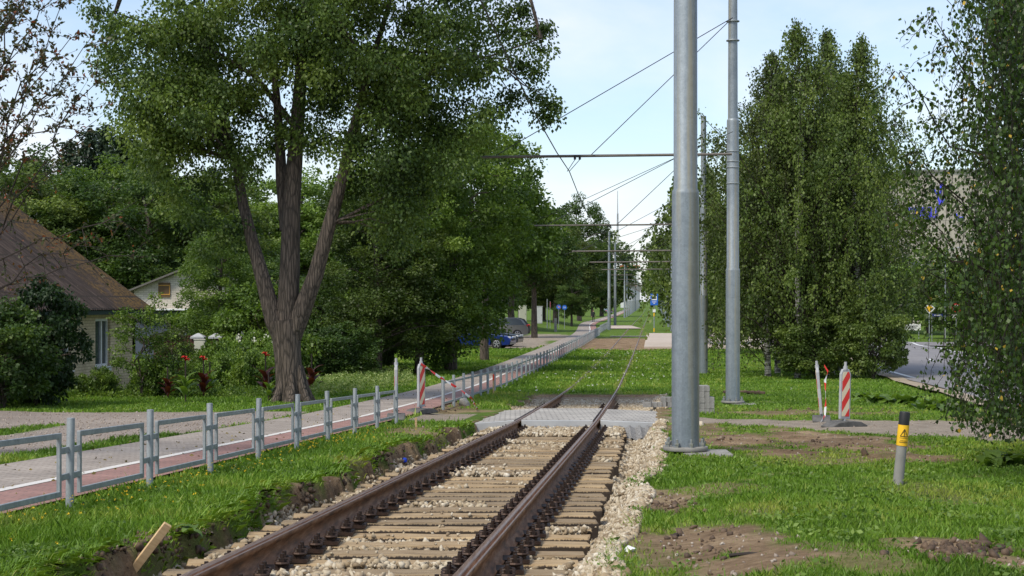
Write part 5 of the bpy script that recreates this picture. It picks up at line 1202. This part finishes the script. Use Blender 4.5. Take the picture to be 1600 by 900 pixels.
xl, xr = (1410-1450)*k, (1500-1450)*k+12
mb = MB(); mb.box(((xl+xr)/2, 6, zt/2-1), (xr-xl, 12, zt+2)); mb.build('end_wall', PANEL, A)
mb = MB(); mb.box(((xl+xr)/2, 6, zt+.12), (xr-xl+.5, 12.5, .3)); mb.build('roof', M('roof_edge', (.2, .2, .2)), A)
mb = MB(); v0 = Vector((xl-.02, .3, 0)); x3 = (1380-1450)*k; zt2 = CAMZ+(HY-282)*k-p.z
mb.add([(xl, .1, -1), (x3, 22, -1), (x3, 22, zt-.1), (xl, .1, zt-.1), (xl, 22, -1), (xl, 22, zt-.1)], [(0, 1, 2, 3), (1, 4, 5, 2), (3, 2, 5)]); sw = mb.build('side_wall', PANEL, A)
for fl_ in range(6):
    for j in range(5):
        f = .12+j*.18; x_ = xl+(x3-xl)*f; y_ = .1+21.9*f; mb = MB(); mb.box((x_-.05, y_, 2.2+fl_*2.8), (.1, 1.8, 1.5), rotz(.1)); mb.build('window', GLASS, sw)
for fl_ in range(6):
    for j in range(2): mb = MB(); mb.box((xl+1.5+j*2.2, -.04, 2.2+fl_*2.8), (1.3, .08, 1.4)); mb.build('window', GLASS, A) if fl_ < 3 else None
NEON = M('blue_neon_letters', (.06, .07, .75), rough=.4, bmp=0)
text_mesh('DAU', 17*k*1.35, NEON, A, ((1441-1450)*k, -.12, CAMZ+(HY-341)*k-p.z), 'wall_lettering', outline=True)
mb = MB()
for xa in (1427, 1455):
    pass
for (a_, b__) in (((1427, 325), (1455, 324)), ((1427, 342), (1455, 341)), ((1427, 325), (1427, 342)), ((1455, 324), (1455, 341))): mb.tube([((a_[0]-1450)*k, -.12, CAMZ+(HY-a_[1])*k-p.z), ((b__[0]-1450)*k, -.12, CAMZ+(HY-b__[1])*k-p.z)], .06, 5)
for (a_, b__) in (((1462, 300), (1468, 318)), ((1468, 318), (1476, 300)), ((1462, 300), (1455, 292)), ((1468, 318), (1464, 324)), ((1468, 305), (1470, 290)), ((1476, 300), (1482, 294)), ((1468, 318), (1476, 313)), ((1494, 341), (1505, 340)), ((1494, 334), (1494, 341)), ((1468, 288), (1473, 290))): mb.tube([((a_[0]-1450)*k, -.12, CAMZ+(HY-a_[1])*k-p.z), ((b__[0]-1450)*k, -.12, CAMZ+(HY-b__[1])*k-p.z)], .13, 5)
mb.build('wall_emblem', NEON, A)
Zb = 260; k = Zb/F; p = ground((1350-800)*k, Zb); zt = CAMZ+(HY-312)*k-p.z
A = thing('orange_block', 'orange rendered apartment block glimpsed through the birch clump', 'building', p)
mb = MB(); mb.box((0, 5, zt/2-1), (6.2, 10, zt+2)); mb.build('wall', M('orange_render', [(.55, .24, .13), (.62, .30, .17)], s=.3), A)
for fl_ in range(6):
    for j in range(3): mb = MB(); mb.box((-2+j*2, -.04, 2+fl_*2.7), (1, .08, 1.2)); mb.build('window', GLASS, A)
mb = MB(); mb.box((0, 5, zt+.1), (6.6, 10.4, .3)); mb.build('roof', M('roof_edge2', (.2, .2, .2)), A)
Zb = 640; k = Zb/F; p = ground((985-800)*k, Zb); zt = CAMZ+(HY-418)*k-p.z
A = thing('striped_building', 'tiny white and red building at the end of the tram line', 'building', p)
mb = MB(); mb.box((0, 4, zt/2), (7, 8, zt)); mb.build('wall', M('white_render', (.6, .6, .6)), A)
mb = MB(); mb.box((0, 3.9, zt+.3), (7.6, 8.6, 1.2)); mb.build('roof', M('orange_roof', (.6, .16, .06)), A)
for z in (zt*.35, zt*.55): mb = MB(); mb.box((0, -.06, z), (7.04, .1, 1)); mb.build('red_band', RED, A)
# lattice mast
Zb = 1100; k = Zb/F; p = ground((965-800)*k, Zb); zt = CAMZ+(HY-298)*k-p.z
A = thing('radio_mast', 'thin radio mast on the horizon left of the thick pole', 'mast', p); mb = MB()
for sx_, sy_ in ((-1, -1), (1, -1), (0, 1)): mb.tube([(sx_*1.9, sy_*1.9, 0), (sx_*.55, sy_*.55, zt*.62), (sx_*.4, sy_*.4, zt*.8)], .2, 4)
nseg = 26
for i in range(nseg):
    z0_, z1_ = zt*.8*i/nseg, zt*.8*(i+1)/nseg; w0 = 1.9-1.5*i/nseg; w1 = 1.9-1.5*(i+1)/nseg; s = 1 if i % 2 else -1; mb.tube([(s*w0, -w0, z0_), (-s*w1, -w1, z1_)], .12, 4)
mb.tube([(0, 0, zt*.75), (0, 0, zt)], [.4, .2], 6); mb.build('lattice', M('mast_grey', (.35, .36, .4)), A)
mb = MB(); mb.box((0, 0, zt*.5), (6, 1, .5)); mb.box((0, 0, zt*.58), (1.6, 1.6, 10)); mb.build('antennas', M('mast_white', (.6, .6, .62)), A)

# ------------------------------------------------------------------ cars
TYRE = M('tyre', (.02, .02, .02), bmp=0); RIM = M('rim', (.45, .45, .47), metal=.7, rough=.35, bmp=0)
TAIL = M('tail_lamp', (.6, .02, .02), rough=.25, bmp=0); HEAD = M('head_lamp', (.6, .6, .6), rough=.1, bmp=0)
def car(loc, rz, label, paint, suv=False, name='parked_car'):
    t = thing(name, label, 'car', loc, rz); H_ = 1.64 if suv else 1.45; L_ = 4.4; W_ = 1.82
    m, N, L, b = nodes('car_paint'); b.inputs['Base Color'].default_value = (*paint, 1); b.inputs['Roughness'].default_value = .28; b.inputs['Metallic'].default_value = .5; b.inputs['Coat Weight'].default_value = .6
    wb = 1.32; wr = .35 if suv else .32; belt = .98 if suv else .90; wx = [-wb, wb]
    lo = [(-2.18, .30)]
    for c in wx:
        lo += [(c-wr-.06, .24)]+[(c+(wr+.06)*math.cos(a), .30+(wr+.05)*math.sin(a)) for a in np.linspace(math.pi*.97, .03*math.pi, 9)]+[(c+wr+.06, .24)]
    lo += [(2.15, .28), (2.2, .5)]
    if suv: up = [(2.18, .72), (2.05, .90), (1.2, 1.03), (-1.9, 1.08), (-2.15, 1.02), (-2.22, .7)]
    else: up = [(2.18, .62), (2.02, .76), (1.05, .90), (-1.5, .95), (-2.08, .93), (-2.2, .65)]
    poly = lo+up; n = len(poly); mb = MB()
    secs = [(-W_/2, .93, 0.02), (-W_/2+.06, 1, 0), (W_/2-.06, 1, 0), (W_/2, .93, .02)]
    vs = []
    for y, s, dz in secs: vs += [(x*(.97 if abs(y) > .86 else 1), y, z if z < .6 else .6+(z-.6)*(s)) for x, z in poly]
    fs = [tuple(range(n)), tuple(range(4*n-1, 3*n-1, -1))]
    for j in range(3):
        for i in range(n): fs.append((j*n+i, (j+1)*n+i, (j+1)*n+(i+1) % n, j*n+(i+1) % n))
    mb.add(vs, fs); mb.build('body', m, t, smooth=True)
    z0_ = up[2][1]-.04
    if suv: cab = [(1.1, 1.0), (.35, 1.52), (-.1, H_), (-1.35, H_-.02), (-1.75, 1.5), (-2.1, 1.04)]
    else: cab = [(1.0, .87), (.25, 1.36), (-.2, H_), (-1.1, H_-.04), (-1.95, .93)]
    mb = MB(); wa, wbm = W_/2-.06, W_/2-.24; n = len(cab); zt_ = H_
    def yy(z): return wa+(wbm-wa)*(z-.9)/(zt_-.9)
    vs = [(x, -yy(z), z) for x, z in cab]+[(x, yy(z), z) for x, z in cab]
    mb.add(vs, [tuple(range(n)), tuple(range(2*n-1, n-1, -1))]+[(i, i+n, (i+1) % n+n, (i+1) % n) for i in range(n)]); cb = mb.build('roof', m, t, bevel=.03)
    def inset(poly, s): cx_ = sum(p[0] for p in poly)/len(poly); cz_ = sum(p[1] for p in poly)/len(poly); return [(cx_+(x-cx_)*s, cz_+(z-cz_)*s) for x, z in poly]
    side = inset(cab, .86)
    xm = -.35
    def clipx(poly, lo_, hi_):
        out = []
        for (x, z) in poly: out.append((min(max(x, lo_), hi_), z))
        return out
    for s in (-1, 1):
        for (a_, b__) in ((-3, xm-.04), (xm+.04, 3)):
            q = clipx(side, a_, b__); mb = MB(); n_ = len(q)
            mb.add([(x, s*(yy(z)+.004), z) for x, z in q]+[(x, s*(yy(z)-.01), z) for x, z in q], [tuple(range(n_)), tuple(range(2*n_-1, n_-1, -1))]+[(i, i+n_, (i+1) % n_+n_, (i+1) % n_) for i in range(n_)]); mb.build('side_window', GLASS, t)
    (x0_, z0_), (x1_, z1_) = cab[0], cab[1]; mb = MB()
    for nm__, (A_, B_) in (('windscreen', (cab[0], cab[1])), ('rear_window', (cab[-1], cab[-2]))):
        mb = MB(); off = .012 if nm__ == 'windscreen' else -.012; f0, f1 = .12, .92; pA_ = (A_[0]+(B_[0]-A_[0])*f0+off, A_[1]+(B_[1]-A_[1])*f0+.01); pB_ = (A_[0]+(B_[0]-A_[0])*f1+off, A_[1]+(B_[1]-A_[1])*f1+.01)
        mb.add([(pA_[0], -yy(pA_[1])+.1, pA_[1]), (pA_[0], yy(pA_[1])-.1, pA_[1]), (pB_[0], yy(pB_[1])-.1, pB_[1]), (pB_[0], -yy(pB_[1])+.1, pB_[1])], [(0, 1, 2, 3)]); mb.build(nm__, GLASS, t)
    for c in wx:
        for s in (-1, 1):
            mb = MB(); y = s*(W_/2-.12); pr = []
            ring = lambda r, yo, n_=24: [(c+r*math.cos(2*math.pi*i/n_), y+yo*s, wr+r*math.sin(2*math.pi*i/n_)) for i in range(n_)]
            a1 = ring(wr, -.1); a2 = ring(wr, .08); a3 = ring(wr-.03, .11); a4 = ring(wr*.66, .11); vs = a1+a2+a3+a4; fs = []
            for j in range(3):
                for i in range(24): fs.append((j*24+i, j*24+(i+1) % 24, (j+1)*24+(i+1) % 24, (j+1)*24+i))
            fs.append(tuple(range(24))); mb.add(vs, fs); w_ = mb.build('wheel', TYRE, t, smooth=True)
            mb = MB()
            for q in range(5):
                an = q*2*math.pi/5+.3; d = Vector((math.cos(an), 0, math.sin(an))); mb.box(Vector((c, y+.105*s, wr))+d*wr*.33, (wr*.64, .02, .07), Matrix.Rotation(-an, 3, 'Y'))
            rr_ = ring(wr*.68, .1)+ring(wr*.58, .112); mb.add(rr_, [(i, (i+1) % 24, 24+(i+1) % 24, 24+i) for i in range(24)]); mb.build('rim', RIM, w_)
    for s in (-1, 1):
        mb = MB(); mb.box((2.02 if not suv else 2.06, s*.66, .70 if not suv else .80), (.26, .34, .13), rotz(-s*.35)); mb.build('headlight', HEAD, t, bevel=.03)
        mb = MB(); mb.box((-2.07, s*.76, .98 if suv else .80), (.24, .26, .17)); mb.build('tail_light', TAIL, t, bevel=.03)
        mb = MB(); mb.box((-2.2, s*.6, .5), (.06, .3, .06)); mb.build('reflector', TAIL, t)
        mb = MB(); mb.box((.75, s*(W_/2+.06), belt+.06), (.14, .2, .13)); mb.build('wing_mirror', m, t, bevel=.03)
    mb = MB(); mb.box((2.19, 0, .58), (.04, 1.0, .14)); mb.build('grille', BLACKP, t); mb = MB(); mb.box((-2.215, 0, .72), (.02, .52, .11)); mb.build('number_plate', WHITE, t)
    return t
c = ground((752-800)/F*97-.15, 97); car(c, R(-12), 'blue car with its nose out of the trees, in front of a dark one', (.012, .035, .22))
c = ground((762-800)/F*101, 101.3); car(c, R(-12), 'dark car just behind the blue one, only its nose showing', (.035, .045, .055))
c = ground((780-800)/F*126, 126); car(c, R(192), 'dark grey sport utility car with its tail towards the path', (.20, .20, .20), True)
c = ground((785-800)/F*131, 132); car(c, R(193), 'black car mostly hidden behind the grey sport utility car', (.03, .03, .035), True)
c = ground((955-800)/F*400-1, 400); car(c, R(100), 'tiny far-off car at the end of the path', (.25, .33, .42))

# ------------------------------------------------------------------ cabinets, signs, posts
BEI = M('cabinet_beige', [(.36, .36, .28), (.42, .42, .34)], s=1); GRY = M('cabinet_grey', [(.42, .43, .43), (.5, .51, .5)], s=1)
def cabinet(px, Z, w_, h, mat, label, sink=0):
    p = ground((px-800)/F*Z, Z); t = thing('utility_cabinet', label, 'cabinet', p, .1); mb = MB(); mb.box((0, 0, h/2), (w_, .5, h)); mb.build('housing', mat, t, bevel=.02)
    mb = MB(); mb.box((0, 0, h+.03), (w_+.08, .58, .06)); mb.build('lid', mat, t); mb = MB(); mb.box((0, -.258, h/2), (w_-.1, .02, h-.16)); d = mb.build('door', mat, t, bevel=.01); mb = MB(); mb.box((w_/2-.12, -.275, h/2), (.03, .02, .16)); mb.build('handle', BLACKP, d)
cabinet(816.5, 180, .88, 1.95, BEI, 'beige utility cabinet, left of two behind the grey car'); cabinet(841.5, 176, .82, 1.9, GRY, 'light grey utility cabinet, right of two on the grass')
def sign_pole(px, Z, h, label, cat='road sign', name='road_sign', r=.03):
    p = ground((px-800)/F*Z, Z); t = thing(name, label, cat, p); mb = MB(); mb.tube([(0, 0, -.2), (0, 0, h)], r, 8); mb.build('post', STEEL2, t, smooth=True); return t
def disc(t, z, r, mat, dx=0, nm__='plate', y=-.05, th=.01):
    mb = MB(); n = 28; P = [(dx+r*math.cos(2*math.pi*i/n), z+r*math.sin(2*math.pi*i/n)) for i in range(n)]; mb.prism(P, y-th, y); return mb.build(nm__, mat, t)
for px, lab, two in ((873, 'round blue path sign, left of two, with a red mark', True), (882, 'round blue path sign, right of two', False)):
    t = sign_pole(px, 167, 2.5, lab, name='path_sign'); pl = disc(t, 2.28, .25, BLUE); mb = MB()
    mb.box((-.06, -.066, 2.28), (.05, .01, .2)); mb.box((.07, -.066, 2.25), (.1, .01, .05)); mb.box((.07, -.066, 2.34), (.04, .01, .06)); mb.build('symbol', WHITE, pl)
    if two: mb = MB(); mb.box((.02, -.072, 2.28), (.42, .008, .05), Matrix.Rotation(.8, 3, 'Y')); mb.build('red_bar', RED, pl)
sign_pole(855, 160, 3.0, 'bare grey post left of the two round blue signs', 'post', 'bare_post', .05)
t = sign_pole(859.5, 162, 2.8, 'grey post with a sign seen edge-on, left of the round blue signs'); mb = MB(); mb.box((.02, -.05, 2.45), (.08, .5, .6)); mb.build('plate', M('dull_red', (.25, .06, .08)), t)
p = ground((868-800)/F*150, 150); mb = MB(); mb.box((0, 0, .6), (.27, .25, 1.4)); tag(mb.build('concrete_post', CONC, None, loc=p, bevel=.02), 'short thick concrete post at the path edge', 'post')
# tram stop sign
t = sign_pole(1022, 145, 3.55, 'blue tram stop sign with white pictogram beside the platform', name='stop_sign', r=.05)
mb = MB(); mb.box((0, -.07, 3.15), (.70, .03, 1.05)); pl = mb.build('plate', BLUE, t, bevel=.01)
mb = MB(); mb.box((0, -.092, 3.32), (.48, .01, .46)); mb.build('white_field', WHITE, pl)
mb = MB(); mb.box((0, -.1, 3.30), (.36, .01, .12)); mb.box((0, -.1, 3.38), (.28, .01, .03)); mb.box((0, -.1, 3.22), (.3, .01, .03)); mb.tube([(-.06, -.1, 3.40), (.02, -.1, 3.47), (.08, -.1, 3.40)], .01, 4); mb.build('tram_pictogram', BLACKP, pl)
mb = MB(); mb.box((0, -.092, 2.93), (.4, .01, .06)); mb.box((0, -.092, 2.80), (.16, .01, .06)); mb.build('lettering', WHITE, pl)
mb = MB(); mb.box((0, -.08, 2.12), (.26, .03, .28)); mb.build('timetable', WHITE, t)
mb = MB(); mb.lathe([(.06, 1.6), (.06, 1.95)], 10); mb.lathe([(.06, .15), (.06, .5)], 10); mb.build('yellow_band', YEL, t)
# platform slab
Ya, Yb = 99, 141; vs = []; 
PLAT = M('platform_concrete', [(.40, .33, .27), (.48, .41, .34)], s=1)
mb = MB()
for Y in (Ya, Yb):
    for a_ in (-.55, 9): X = gx(a_, Y); vs.append((X, Y, float(railz(Y))+.10))
bot = [(x, y, z-.4) for x, y, z in vs]; mb.add(vs+bot, [(0, 1, 3, 2), (0, 4, 5, 1), (0, 2, 6, 4), (1, 5, 7, 3), (2, 3, 7, 6)]); tag(mb.build('tram_platform', PLAT), 'low sandy-coloured platform slab right of the track by the stop sign', 'platform')
mb = MB(); Y = 131; vs = [(gx(-3.6, Y), Y, float(railz(Y))+.03), (gx(.6, Y), Y, float(railz(Y))+.03), (gx(.6, Y+2), Y+2, float(railz(Y+2))+.03), (gx(-3.6, Y+2), Y+2, float(railz(Y+2))+.03)]; mb.add(vs, [(0, 1, 2, 3)]); tag(mb.build('path_crossing', CONC), kind='structure')
mb = MB(); Y = 168; vs = [(gx(-4.8, Y), Y, float(railz(Y))+.06), (gx(-1.2, Y), Y, float(railz(Y))+.06), (gx(-1.2, Y+6), Y+22, float(railz(Y+22))+.06), (gx(-4.8, Y+6), Y+22, float(railz(Y+22))+.06)]; mb.add(vs, [(0, 1, 2, 3)]); tag(mb.build('path_slab', PLAT), kind='structure')
mb = MB(); vs = []
# signs across the road
Zs_ = 118
def rp_(px, h, label, **k_): return sign_pole(px, Zs_, h, label, **k_)
t = rp_(1452, 2.95, 'yellow and white diamond priority sign across the road', r=.04)
mb = MB(); s = .42; mb.prism([(0, 2.5-s), (s, 2.5), (0, 2.5+s), (-s, 2.5)], -.06, -.04); pl = mb.build('plate', WHITE, t); mb = MB(); s = .29; mb.prism([(0, 2.5-s), (s, 2.5), (0, 2.5+s), (-s, 2.5)], -.068, -.061); mb.build('yellow_diamond', YEL, pl)
t = rp_(1456, 2.15, 'dark blue street-name sign on a thin post across the road'); mb = MB(); mb.box((.42, -.05, 1.98), (.8, .02, .2)); pl = mb.build('plate', M('navy', (.015, .03, .16), bmp=0), t); mb = MB(); 
for q, w_ in enumerate((.06, .04, .07, .05, .06, .04)): mb.box((.2+q*.09, -.063, 1.98), (w_, .006, .08))
mb.build('lettering', WHITE, pl)
t = rp_(1477, 6.4, 'grey lamp post between the diamond sign and the round sign', cat='street lamp', name='street_lamp', r=.055); mb = MB(); mb.tube([(0, 0, 6.4), (.2, 0, 6.9), (.9, 0, 7.1)], [.04, .035, .03], 6); mb.build('arm', STEEL2, t); mb = MB(); mb.box((1.2, 0, 7.1), (.6, .25, .12)); mb.build('lamp_head', PLASTIC, t, bevel=.03)
t = rp_(1494, 2.9, 'round red-bordered sign with a white plate below, seen through birch twigs'); pl = disc(t, 2.55, .36, RED); disc(pl, 2.55, .25, WHITE, nm__='white_disc', y=-.061, th=.005)
mb = MB(); mb.box((0, -.05, 1.95), (.7, .02, .3)); mb.build('lower_plate', WHITE, t)
p = ground((1424-800)/F*125, 125); t = thing('direction_board', 'low white direction board with a dark arrow across the road', 'sign', p)
mb = MB(); mb.box((0, 0, .95), (1.5, .04, .5)); pl = mb.build('board', WHITE, t)
mb = MB(); mb.box((.05, -.028, .9), (.7, .01, .06)); mb.prism([(-.32, .9), (-.18, .98), (-.18, .82)], -.034, -.022); mb.box((0, -.028, 1.05), (1.0, .008, .05)); mb.build('arrow', BLACKP, pl)
mb = MB(); 
for x in (-.6, .6): mb.tube([(x, .03, -.2), (x, .03, .95)], .03, 6)
mb.build('legs', STEEL2, t)
t = sign_pole(1581, 100, 2.6, 'pale striped post half hidden by the near birch, across the road', 'post', 'bare_post', .06)

# ------------------------------------------------------------------ people
def skinned(name, verts, edges, radii, mat, parent=None, sub=2):
    me = bpy.data.meshes.new(name); me.from_pydata([tuple(v) for v in verts], edges, []); o = link(name, me, parent)
    sk = o.modifiers.new('skin', 'SKIN'); s_ = me.skin_vertices[0].data if me.skin_vertices else None
    if s_ is None:
        import bmesh
        bm = bmesh.new(); bm.from_mesh(me); bm.verts.layers.skin.verify(); bm.to_mesh(me); bm.free(); s_ = me.skin_vertices[0].data
    for i, r in enumerate(radii): s_[i].radius = (r, r) if not hasattr(r, '__len__') else r; s_[i].use_root = (i == 0)
    sb = o.modifiers.new('sub', 'SUBSURF'); sb.levels = sub; sb.render_levels = sub
    dg = bpy.context.evaluated_depsgraph_get(); m2 = bpy.data.meshes.new_from_object(o.evaluated_get(dg)); o.modifiers.clear(); o.data = m2; m2.materials.clear(); m2.materials.append(mat)
    m2.polygons.foreach_set('use_smooth', [True]*len(m2.polygons)); return o
DARKC = M('dark_cloth', (.014, .015, .018), bmp=.1); SKIN = M('skin', (.5, .3, .22), bmp=0); HAIR = M('hair', (.03, .02, .015), bmp=0)
def person(loc, label, rz=0):
    t = thing('person', label, 'person', loc, rz)
    v = [(0, 0, .95), (0, 0, 1.15), (0, .01, 1.35), (0, 0, 1.5), (0, 0, 1.58), (0, -.01, 1.68), (0, -.005, 1.76),
         (.10, 0, .88), (.11, -.04, .50), (.11, .02, .10), (.11, -.12, .04), (-.10, 0, .88), (-.11, .06, .50), (-.11, .10, .10), (-.11, -.04, .04),
         (.19, 0, 1.43), (.25, .03, 1.14), (.26, -.06, .88), (.26, -.09, .80), (-.19, 0, 1.43), (-.25, .03, 1.14), (-.26, -.02, .88), (-.26, -.04, .80)]
    e = [(0, 1), (1, 2), (2, 3), (3, 4), (4, 5), (5, 6), (0, 7), (7, 8), (8, 9), (9, 10), (0, 11), (11, 12), (12, 13), (13, 14), (2, 15), (15, 16), (16, 17), (17, 18), (2, 19), (19, 20), (20, 21), (21, 22)]
    r = [.15, .14, .16, .09, .055, .095, .07, .095, .065, .045, .045, .095, .065, .045, .045, .065, .05, .036, .038, .065, .05, .036, .038]
    body = skinned('body', v, e, r, DARKC, t, 2)
    body.data.materials.append(SKIN)
    for p_ in body.data.polygons:
        if p_.center.z > 1.54 or (p_.center.z < .86 and abs(p_.center.x) > .2): p_.material_index = 1
    mb = MB(); mb.lathe([(.10, 1.69), (.112, 1.74), (.10, 1.80), (.06, 1.835), (.01, 1.845)], 12, (0, .012, 0)); mb.build('hair', HAIR, t, smooth=True)
    for s in (-1, 1):
        for q in range(4):
            x = s*.26; y = -.06 if s > 0 else -.02; mb = MB() if q == 0 else mb; mb.tube([(x, y-.03+q*.02, .80), (x-s*.005, y-.035+q*.02, .75), (x-s*.015, y-.045+q*.02, .71+.01*abs(q-1.5))], [.011, .010, .007], 5)
        mb.tube([(x, y-.04, .82), (x-s*.03, y-.07, .78)], [.012, .008], 5); mb.build('fingers', SKIN, body)
    mb = MB(); mb.box((0, -.125, 1.68), (.02, .03, .04)); mb.box((0, -.115, 1.635), (.05, .012, .01)); mb.build('face', SKIN, t)
    return t
p = ground((927-800)/F*229, 229); person(p, 'person in dark clothes walking on the path towards the camera', R(8))
p = ground((975-800)/F*430, 430); person(p, 'tiny far person in dark clothes near the parked far-off car', R(100))

# ------------------------------------------------------------------ grass
def grass():
    rg = np.random.default_rng(77); n = 640000
    Y = 6.3*(105/6.3)**rg.random(n); X = (rg.random(n)*2-1)*(.345*Y+.5)
    d, g, p, b = masks(X, Y); a = X-SL*Y; t = a-AC; pn = vn(X, Y, .5, 40)*.5+vn(X, Y, .17, 41)*.5
    ok = (rg.random(n) > np.clip(d*1.15, 0, .985)) & (g < .4) & (p < .4) & (b < .5)
    path = (a > -7.05) & (a < -4.83) & (Y < 170); ok &= ~path
    ok &= ~((t > -2.9) & (t < 2.2) & (Y > 30.1) & (Y < 35.8)); ok &= ~((np.abs(t-.76) < .05) & (Y > 43)) & ~((np.abs(t+.76) < .05) & ((Y < 50) | (Y > 95)))
    ok &= ~((X > 6.0+.14*Y) & (X < 15.2+.118*Y)); ok &= ~((a < -16.5) & (Y < 50.5)); ok &= ~((a > -.6) & (Y > 98))
    X = X[ok]; Y = Y[ok]; t = t[ok]; a = a[ok]; pn = pn[ok]; d = d[ok]; n = len(X); Z = gz(X, Y)
    hgt = rg.uniform(.028, .068, n)*(1+.5*pn)*(1-.4*d)
    bank = ((t < -1.6) & (a > -4.9)); hgt *= np.where(bank, 1.2, 1); hgt *= np.where((a > -4.95) & (a < -4.45), 1.1, 1); hgt *= np.where(rg.random(n) < .02, 1.7, 1)
    hgt *= np.where(t > 2, .85, 1)
    wid = np.maximum(.0032, .00042*Y)*rg.uniform(.7, 1.4, n); hgt *= 1+np.clip(Y-20, 0, 80)*.009
    an = rg.random(n)*6.28; lean = rg.uniform(.1, .9, n)*hgt; la = rg.random(n)*6.28
    l2, r2 = trench_edges(Y); ed = ((t > l2-.16) & (t < l2+.10) & (Y < 30)); hgt *= np.where(ed, 1.7, 1); la = np.where(ed, rg.normal(0, .7, n), la); lean = np.where(ed, hgt*rg.uniform(.6, 1.3, n), lean)
    hz = np.where(ed, hgt*rg.uniform(-.1, .8, n), hgt)
    B = np.stack([X, Y, Z-.01], -1); s = np.stack([np.cos(an), np.sin(an), 0*an], -1)*wid[:, None]
    l_ = np.stack([np.cos(la)*lean, np.sin(la)*lean, hz], -1); mid = B+l_*np.array([.35, .35, .6])+np.stack([0*hgt, 0*hgt, np.where(ed, .02, 0)], -1)
    V = np.stack([B-s, B+s, mid+s*.7, B+l_, mid-s*.7], 1).reshape(-1, 3)
    # quad-only topology: (0,1,2,4) and (4,2,3) -> use 5-gon
    Fc = np.arange(5*n).reshape(-1, 5)
    r = np.clip(.45*rg.random(n)+.25*pn+.32*vn(X, Y, 1.9, 61)+.3+.28*(d > .15)+(rg.random(n) < .03)*.6, 0, 1)
    tag(link('grass', mesh_np('grass', V, Fc, [LF_GRASS], False, {'rnd': np.repeat(r, 5)})), 'short green grass with clover and weeds', 'grass', kind='stuff'); print('blades', n)
    # broadleaf weeds (clover, plantain) as small leaves
    m_ = 60000; Y = 7*(45/7)**rg.random(m_); X = (rg.random(m_)*2-1)*(.345*Y+.5); d, g, p, b = masks(X, Y); a = X-SL*Y; t = a-AC
    ok = (d < .35) & (g < .3) & (p < .3) & (b < .5) & ~((a > -7.05) & (a < -4.8)) & (vn(X, Y, .45, 50) > .1) & ~((t > -2.9) & (t < 2.2) & (Y > 30)) & ~((X > 6.0+.14*Y))
    X = X[ok]; Y = Y[ok]; n2 = len(X); P = np.stack([X, Y, gz(X, Y)+rg.uniform(.01, .06, n2)], -1); D = unit(rg.standard_normal((n2, 3))*np.array([1, 1, .3])+np.array([0, 0, .35])); V, Fc = leaves(P, D, rg.uniform(.02, .045, n2)*(1+.01*Y), .6, rg)
    tag(link('weeds', mesh_np('weeds', V, Fc, [LF_LIGHT], False, {'rnd': np.repeat(rg.random(n2)*.8, 4)})), 'small broad-leaved weeds among the grass', 'weeds', kind='stuff')
    m_ = 420; Yf = rg.uniform(9, 45, m_); af = rg.uniform(-7.1, -4.8, m_); Xf = af+SL*Yf; Pf = np.stack([Xf, Yf, gz(Xf, Yf)+.037], -1); D = unit(rg.standard_normal((m_, 3))*np.array([1, 1, .12])); Vs, Fs = leaves(Pf, D, rg.uniform(.02, .06, m_), .6, rg)
    tag(link('fallen_leaves', mesh_np('fallen_leaves', Vs, Fs, [M('dry_leaf', [(.10, .07, .03), (.25, .2, .06)], s=2, bmp=0)], False, {'rnd': np.repeat(rg.random(m_), 4)})), 'scattered dry leaves and bits on the paved path', 'fallen leaves', kind='stuff')
    # yellow flowers along the fence, white clover further off
    m_ = 240; Yf = rg.uniform(9, 24, m_); af = -4.55+np.abs(rg.normal(0, .38, m_)); Xf = af+SL*Yf; Pf = np.stack([Xf, Yf, gz(Xf, Yf)+rg.uniform(.06, .17, m_)], -1)
    Vs, Fs, r = clump_leaves(Pf, np.full(m_, .008), 7, .010, rg, -.4, .6); tag(link('yellow_wildflowers', mesh_np('yellow_wildflowers', Vs, Fs, [FL_YEL], False, {'rnd': r})), 'tiny yellow wildflowers along the foot of the near railing', 'wildflowers', kind='stuff')
    m_ = 150; Yf = rg.uniform(44, 90, m_); af = AC+rg.normal(.2, 1.9, m_); Xf = af+SL*Yf; Pf = np.stack([Xf, Yf, gz(Xf, Yf)+.1], -1)
    Vs, Fs, r = clump_leaves(Pf, np.full(m_, .02), 6, .035, rg, -.4, .6); tag(link('white_clover', mesh_np('white_clover', Vs, Fs, [FL_WHITE], False, {'rnd': r})), 'white clover flowers in the grassed-over track', 'wildflowers', kind='stuff')
grass()
print('objects', len(scene.objects))
